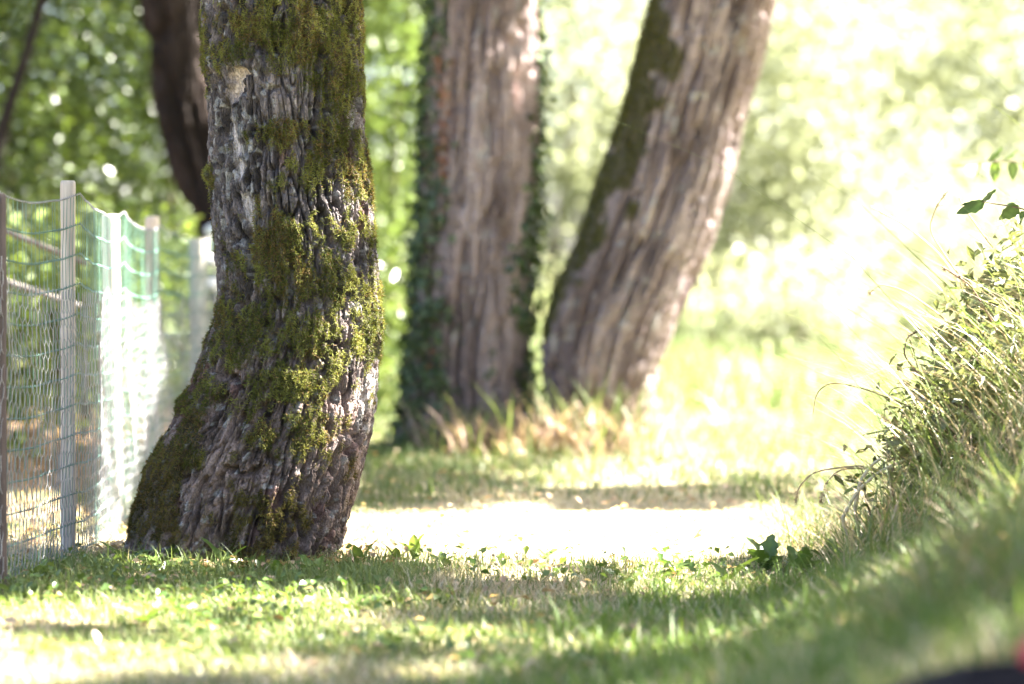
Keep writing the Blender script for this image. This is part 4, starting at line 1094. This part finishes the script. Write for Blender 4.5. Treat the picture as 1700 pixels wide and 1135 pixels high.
def weed(px, py, d, nl, sc, label, kinds=(0, 1, 2, 3, 4), upright=0.9, group='broad leaved weeds in the lawn'):
    x = (px - CX) * d / FPX
    root = empty('weed', (x, d, float(ground_h(x, d)) - 0.004), label, 'weed', group)
    for i in range(nl):
        m = LEAFS[kinds[int(rng.integers(len(kinds)))]]
        o = bpy.data.objects.new('leaf', m); COL.objects.link(o); o.parent = root
        az = 2 * math.pi * (i / nl) + rng.normal(0, 0.35)
        el = upright * rng.uniform(0.6, 1.25)
        o.rotation_euler = (rng.normal(0, 0.3), -el, az)
        s = sc * rng.uniform(0.8, 1.25); o.scale = (s, s, s)
    return root
for (px, d, nl, sc, up, lab) in [
        (155, 9.50, 5, 1.0, 1.0, 'broad leaved weed at the foot of the fence, left of the mossy trunk'),
        (205, 9.55, 5, 1.05, 1.05, 'weed with upright dark leaves at the left foot of the mossy trunk'),
        (270, 9.35, 4, .8, 1.0, 'small weed before the left root of the mossy trunk'),
        (372, 9.45, 4, 1.05, 1.2, 'weed with an upright pale leaf before the middle of the mossy trunk'),
        (292, 9.50, 4, .9, 1.2, 'weed with one tall leaf leaning on the left root of the mossy trunk'),
        (520, 9.40, 5, .9, 1.1, 'weed with narrow upright leaves before the right foot of the mossy trunk'),
        (460, 9.30, 5, .8, .9, 'low spreading weed before the mossy trunk, right of its middle'),
        (597, 9.60, 4, .9, 1.2, 'small weed just right of the mossy trunk foot'),
        (688, 9.85, 4, 1.1, 1.25, 'upright weed standing alone before the bright strip of lawn'),
        (655, 9.75, 4, .8, 1.1, 'short weed left of the lone upright weed'),
        (735, 9.7, 5, .7, .9, 'low weed right of the lone upright weed'),
        (905, 9.9, 5, .75, .8, 'low weed at the near edge of the bright strip, centre'),
        (60, 9.2, 5, 1.0, .9, 'weed in the lower left corner before the fence'),
        (30, 8.7, 5, 1.1, .8, 'pale broad leaved weed at the left edge'),
        (330, 8.7, 5, .9, .7, 'blurred weed in the lit lawn below the mossy trunk'),
        (590, 8.5, 6, 1.0, .7, 'dark blurred weed in the shadow streak below the bright lawn'),
        (240, 8.1, 5, 1.0, .8, 'blurred weed in the near lawn, lower left'),
        (1275, 9.6, 6, 1.25, 1.1, 'thistle like weed at the foot of the bank, left of the arching stalks'),
        (1330, 9.4, 6, 1.3, 1.0, 'lobed weed under the arching straw stalks'),
        (1385, 9.5, 6, 1.3, 1.1, 'broad leaved weed at the root of the arching straw stalks'),
        (1120, 9.5, 5, .9, .8, 'low weed at the right end of the bright strip'),
        (1210, 9.3, 5, 1.0, .8, 'low weed before the bank, right of the bright strip')]:
    weed(px, 0, d, nl, sc, lab, kinds=(2, 4) if 'lobed' in lab or 'thistle' in lab else (0, 1, 3), upright=up)

# ------------------------------------------------------------------ the right hand bank: leafy herbs, stalks, bramble
def herb(px, d, h, nl, label, cols, sc=1.0, lean=(-0.2, 0)):
    x = (px - CX) * d / FPX; g0 = float(ground_h(x, d))
    root = empty('leafy_herb', (x, d, g0 - 0.01), label, 'plant', 'leafy plants on the bank')
    t = np.linspace(0, 1, 12)
    P = np.stack([lean[0] * h * t ** 1.5, lean[1] * h * t ** 1.5, h * t], -1) + np.cumsum(rng.normal(0, 0.004, (12, 3)), 0)
    V, T, Q = tube(P, np.linspace(0.005, 0.002, 12), 6); ac = Acc(); ac.add(V, T, Q, (0.16, 0.12, 0.06)); ac.build('stem', M_STALK, root, (0, 0, 0), True)
    for i in range(nl):
        f = 0.2 + 0.8 * i / nl
        p = [np.interp(f, t, P[:, k]) for k in range(3)]
        o = bpy.data.objects.new('leaf', LEAFS[int(rng.choice([0, 1, 3]))]); COL.objects.link(o); o.parent = root
        o.location = p
        o.rotation_euler = (rng.normal(0, 0.3), -rng.uniform(-0.3, 0.7), i * 2.4 + rng.normal(0, 0.4))
        s = sc * rng.uniform(0.6, 1.1); o.scale = (s, s, s)
for a in [(1560, 10.0, 0.62, 16, 'leafy plant at the left edge of the tall bank grass, upper tuft', 0, 0.9),
          (1610, 9.7, 0.50, 16, 'leafy plant in the middle of the bank grass', 0, 1.0),
          (1660, 9.9, 0.72, 18, 'tall leafy plant near the right edge in the bank grass', 0, 1.0),
          (1530, 9.5, 0.40, 12, 'short leafy plant below the tangled bank grass', 0, 1.1),
          (1580, 9.2, 0.34, 12, 'pale leafy plant low on the bank', 0, 1.3),
          (1690, 9.4, 0.55, 14, 'leafy plant cut by the right edge of the picture', 0, 1.1),
          (1460, 9.7, 0.26, 10, 'small leafy plant at the foot of the bank right of the stalks', 0, 1.0)]:
    herb(a[0], a[1], a[2], a[3], a[4], None, a[6])

for (px_, d_, z1_, n_, lab_) in [(1690, 9.9, 0.85, 2600, 'leafy tangle at the right edge under the bramble shoot'), (1625, 9.75, 0.62, 1800, 'leafy tangle in the middle of the bank, below the tall stalks'),
                                  (1560, 9.55, 0.42, 1100, 'low leafy tangle at the left foot of the bank'), (1680, 9.3, 0.5, 1300, 'low leafy tangle at the right edge of the bank')]:
    shrub('bank_shrub', lab_, (px_ - CX) * d_ / FPX, d_, 0.20, 0.25, 0.05, z1_, n_ * 3 // 5, 0.062, ((0.075, 0.10, 0.045), (0.20, 0.21, 0.11)), M_LEAF, 'leafy tangles on the bank', clump=0.06, dens=14, asp=0.36, stems=7)

def stalk(pts, d, r, label, col, head=False, dd=0.0):
    P = np.array([W(px, py, d + dd * i) for i, (px, py) in enumerate(pts)])
    t = np.linspace(0, len(P) - 1, 36)
    Pn = np.stack([smooth1(np.interp(t, np.arange(len(P)), P[:, k]), 2) for k in range(3)], -1)
    Pn[0] = P[0]
    g0 = float(ground_h(Pn[0, 0], Pn[0, 1]))
    if Pn[0, 2] > g0:                                               # carry the stalk down into the ground
        k = 8; ext = np.linspace(0, 1, k)[:, None]
        foot = np.array([Pn[0, 0] + 0.04, Pn[0, 1], g0 - 0.02])
        Pn = np.vstack([foot + (Pn[0] - foot) * ext[:-1], Pn])
    root = empty('grass_stalk', Pn[0], label, 'grass stalk', 'single stalks arching from the bank')
    V, T, Q = tube(Pn, np.linspace(r, r * 0.45, len(Pn)) * 1.9, 5)
    ac = Acc(); ac.add(V, T, Q, col); ac.build('stem', M_STALK, root, root.location, True)
    if head:
        n = 26
        f = len(Pn) - 1 - rng.integers(0, 9, n)
        V, T = leaf_batch(Pn[f] + rng.normal(0, 0.004, (n, 3)), rng.uniform(0.010, 0.02, n), 0.3)
        ac = Acc(); ac.add(V, T, None, np.asarray(col) * 0.8); ac.build('seed_head', M_STALK, root, root.location)
    return root
ST = (0.55, 0.43, 0.29); SG = (0.42, 0.45, 0.20); SP = (0.68, 0.60, 0.44); SB = (0.22, 0.13, 0.09)
for a in [([(1480, 790), (1440, 772), (1400, 775), (1350, 782), (1325, 810), (1322, 838)], 9.6, 0.0026, 'thin pinkish stalk arching left and bending down at its tip', ST, True),
          ([(1500, 800), (1440, 776), (1395, 778), (1372, 800), (1362, 836)], 9.62, 0.0022, 'second pinkish stalk drooping beside the arching one', ST, True),
          ([(1420, 850), (1428, 800), (1450, 768), (1500, 740), (1560, 722)], 9.5, 0.0045, 'thick pale green stem rising right from the weeds', SP, False),
          ([(1400, 860), (1424, 815), (1460, 782), (1520, 756), (1580, 735)], 9.45, 0.0040, 'pale broad stem parallel below the thick one', SP, False),
          ([(1560, 720), (1500, 708), (1460, 716), (1430, 722)], 9.6, 0.0030, 'yellow green blade arching left above the straw stalks', SG, False),
          ([(1580, 700), (1500, 670), (1440, 645), (1380, 632), (1355, 650), (1350, 690)], 9.75, 0.0018, 'hair thin dark stalk reaching far left with a hooked tip', SB, False),
          ([(1560, 690), (1500, 640), (1480, 645), (1470, 670), (1468, 700)], 9.8, 0.0016, 'fine brown stalk curling down left of the bank grass', SB, False),
          ([(1560, 660), (1500, 590), (1505, 560), (1530, 545)], 9.8, 0.0022, 'dark stalk curving up to the right at the left edge of the grass', SB, True),
          ([(1640, 520), (1580, 440), (1540, 380), (1555, 340), (1572, 318)], 9.9, 0.0020, 'tall thin stalk rising towards the bramble shoot', ST, True),
          ([(1690, 470), (1640, 400), (1600, 345), (1590, 325)], 9.9, 0.0020, 'straight pale stalk leaning left under the bramble leaves', ST, False),
          ([(1640, 560), (1600, 480), (1560, 420), (1500, 370), (1440, 340)], 10.2, 0.0030, 'long white stalk leaning far left over the bright meadow', SP, True),
          ([(1640, 600), (1560, 520), (1500, 480), (1460, 470), (1440, 490)], 10.0, 0.0020, 'thin stalk with a nodding tip in front of the white meadow', ST, True),
          ([(1680, 600), (1640, 520), (1610, 470), (1560, 440)], 9.7, 0.0026, 'brown bent stalk in the middle of the tall grass', SB, True),
          ([(1480, 800), (1490, 740), (1480, 700), (1462, 690)], 9.4, 0.0020, 'short dark stalk before the green stems', SB, True)]:
    stalk(a[0], a[1], a[2], a[3], a[4], a[5])

def bramble():
    d = 9.55
    root = empty('bramble_shoot', W(1850, 700, d), 'bramble shoot with dark green leaves reaching in from the right edge', 'bramble')
    org = np.array(root.location)
    pts = np.array([W(1850, 760, d), W(1840, 520, d), W(1790, 400, d), W(1740, 362, d), (W(1696, 345, d)), W(1668, 340, d), W(1640, 336, d), W(1622, 332, d)])
    pts[0, 2] = float(ground_h(pts[0, 0], d)) - 0.02
    t = np.linspace(0, len(pts) - 1, 50)
    P = np.stack([smooth1(np.interp(t, np.arange(len(pts)), pts[:, k]), 2) for k in range(3)], -1)
    V, T, Q = tube(P, np.linspace(0.005, 0.0014, 50), 7); ac = Acc(); ac.add(V, T, Q); ac.build('stem', M_TWIG, root, org, True)
    def lf(p, q, wd, tilt, col, seed):
        a, b = W(*p, d), W(*q, d); v = b - a; L = float(np.linalg.norm(v))
        o = leaf_mesh('leaf', L * 1.08, L * wd, 0.16, -0.35, col, M_LEAF_DARK, 0.45, seed, 0.4)
        o.parent = root; o.location = Vector(a - org)
        o.rotation_euler = (tilt, -math.atan2(v[2], math.hypot(v[0], v[1])) - 0.2, math.atan2(v[1] + 0.02, v[0]))
    lf((1634, 334), (1591, 357), 0.5, 0.95, (0.055, 0.10, 0.04), 51)
    lf((1626, 332), (1595, 341), 0.38, 0.5, (0.045, 0.085, 0.035), 52)
    lf((1630, 332), (1654, 316), 0.62, -0.9, (0.06, 0.10, 0.045), 53)
    lf((1690, 340), (1662, 364), 0.75, 0.9, (0.075, 0.12, 0.035), 54)
    lf((1672, 340), (1694, 337), 0.45, 0.7, (0.05, 0.095, 0.04), 55)
    lf((1700, 350), (1693, 362), 0.8, 0.8, (0.06, 0.10, 0.04), 56)
    lf((1760, 380), (1730, 400), 0.7, 0.8, (0.06, 0.10, 0.04), 57)
bramble()
def bramble_far():
    d = 12.0
    root = empty('bramble_shoot', W(1760, 330, d), 'blurred shoot with hanging leaves above the sharp bramble leaves', 'bramble')
    org = np.array(root.location)
    pts = np.array([W(1840, 700, d), W(1800, 420, d), W(1760, 290, d), W(1700, 266, d), W(1630, 268, d), W(1590, 276, d)])
    pts[0, 2] = float(ground_h(pts[0, 0], d)) - 0.02
    t = np.linspace(0, 5, 40)
    P = np.stack([smooth1(np.interp(t, np.arange(6), pts[:, k]), 2) for k in range(3)], -1)
    V, T, Q = tube(P, np.linspace(0.006, 0.0016, 40), 6); ac = Acc(); ac.add(V, T, Q); ac.build('stem', M_TWIG, root, org, True)
    for i, (p, q) in enumerate([((1625, 268), (1612, 298)), ((1652, 267), (1650, 302)), ((1680, 267), (1680, 300)), ((1600, 274), (1578, 270)), ((1700, 266), (1722, 290)), ((1640, 268), (1662, 240)), ((1665, 266), (1690, 244))]):
        a, b = W(*p, d), W(*q, d); v = b - a; L = float(np.linalg.norm(v))
        o = leaf_mesh('leaf', L * 1.05, L * 0.55, 0.1, -0.3, (0.12, 0.18, 0.04), M_LEAF, 0.3, 70 + i, 0.4)
        o.parent = root; o.location = Vector(a - org)
        o.rotation_euler = (rng.uniform(-.8, .8), -math.atan2(v[2], math.hypot(v[0], v[1])), math.atan2(v[1] + 0.02, v[0]))
bramble_far()

# ------------------------------------------------------------------ unidentified black object in the near right corner, shaped as a bag
def bag():
    d = 4.6
    x, y = 0.80, 4.55
    g0 = float(ground_h(x, y))
    ztop = W(1690, 1078, d)[2]
    root = empty('black_object', (x, y, g0), 'unidentified black object built as a fabric bag, blurred in the near right corner, pinkish red patch', 'bag')
    n, m = 28, 18
    u = np.linspace(0, 2 * np.pi, n, endpoint=False); v = np.linspace(-np.pi / 2, np.pi / 2, m)
    U, Vv = np.meshgrid(u, v)
    def se(a, e): return np.sign(a) * np.abs(a) ** e
    hh = max(ztop - g0, 0.10)
    X = 0.27 * se(np.cos(Vv), 0.5) * se(np.cos(U), 0.55); Y = 0.14 * se(np.cos(Vv), 0.5) * se(np.sin(U), 0.55)
    Z = hh * 0.5 * (1 + se(np.sin(Vv), 0.7))
    Z = Z * (1 - 0.35 * sst(-0.02, -0.3, X)) + 0.015 * (fbm(X * 14, Y * 14, Z * 14, o=2, seed=9) - 0.5)
    Vt = np.stack([X, Y, Z - 0.02], -1).reshape(-1, 3)
    body = mesh_obj('body', Vt, None, grid_faces(Z.shape)[:, ::-1], M_BAG, None, root, smooth=True)
    a = np.linspace(0, np.pi, 20)
    P = np.stack([0.09 * np.cos(a) + 0.02, a * 0 - 0.02, hh * 0.93 - 0.02 + 0.018 * np.sin(a)], -1)
    V, T, Q = tube(P, 0.010, 8); ac = Acc(); ac.add(V, T, Q); ac.build('handle', M_BAG, root, (0, 0, 0), True)
    c = W(1703, 1085, 4.42) - np.array([x, y, g0])
    P = np.stack([np.full(6, c[0]) + np.linspace(-0.006, 0.03, 6), np.full(6, c[1]) + 0.0, np.full(6, c[2])], -1)
    V, T, Q = tube(P, [0.010, 0.018, 0.021, 0.021, 0.018, 0.010], 12); ac = Acc(); ac.add(V, T, Q); ac.build('red_patch', M_RED, root, (0, 0, 0), True)
bag()
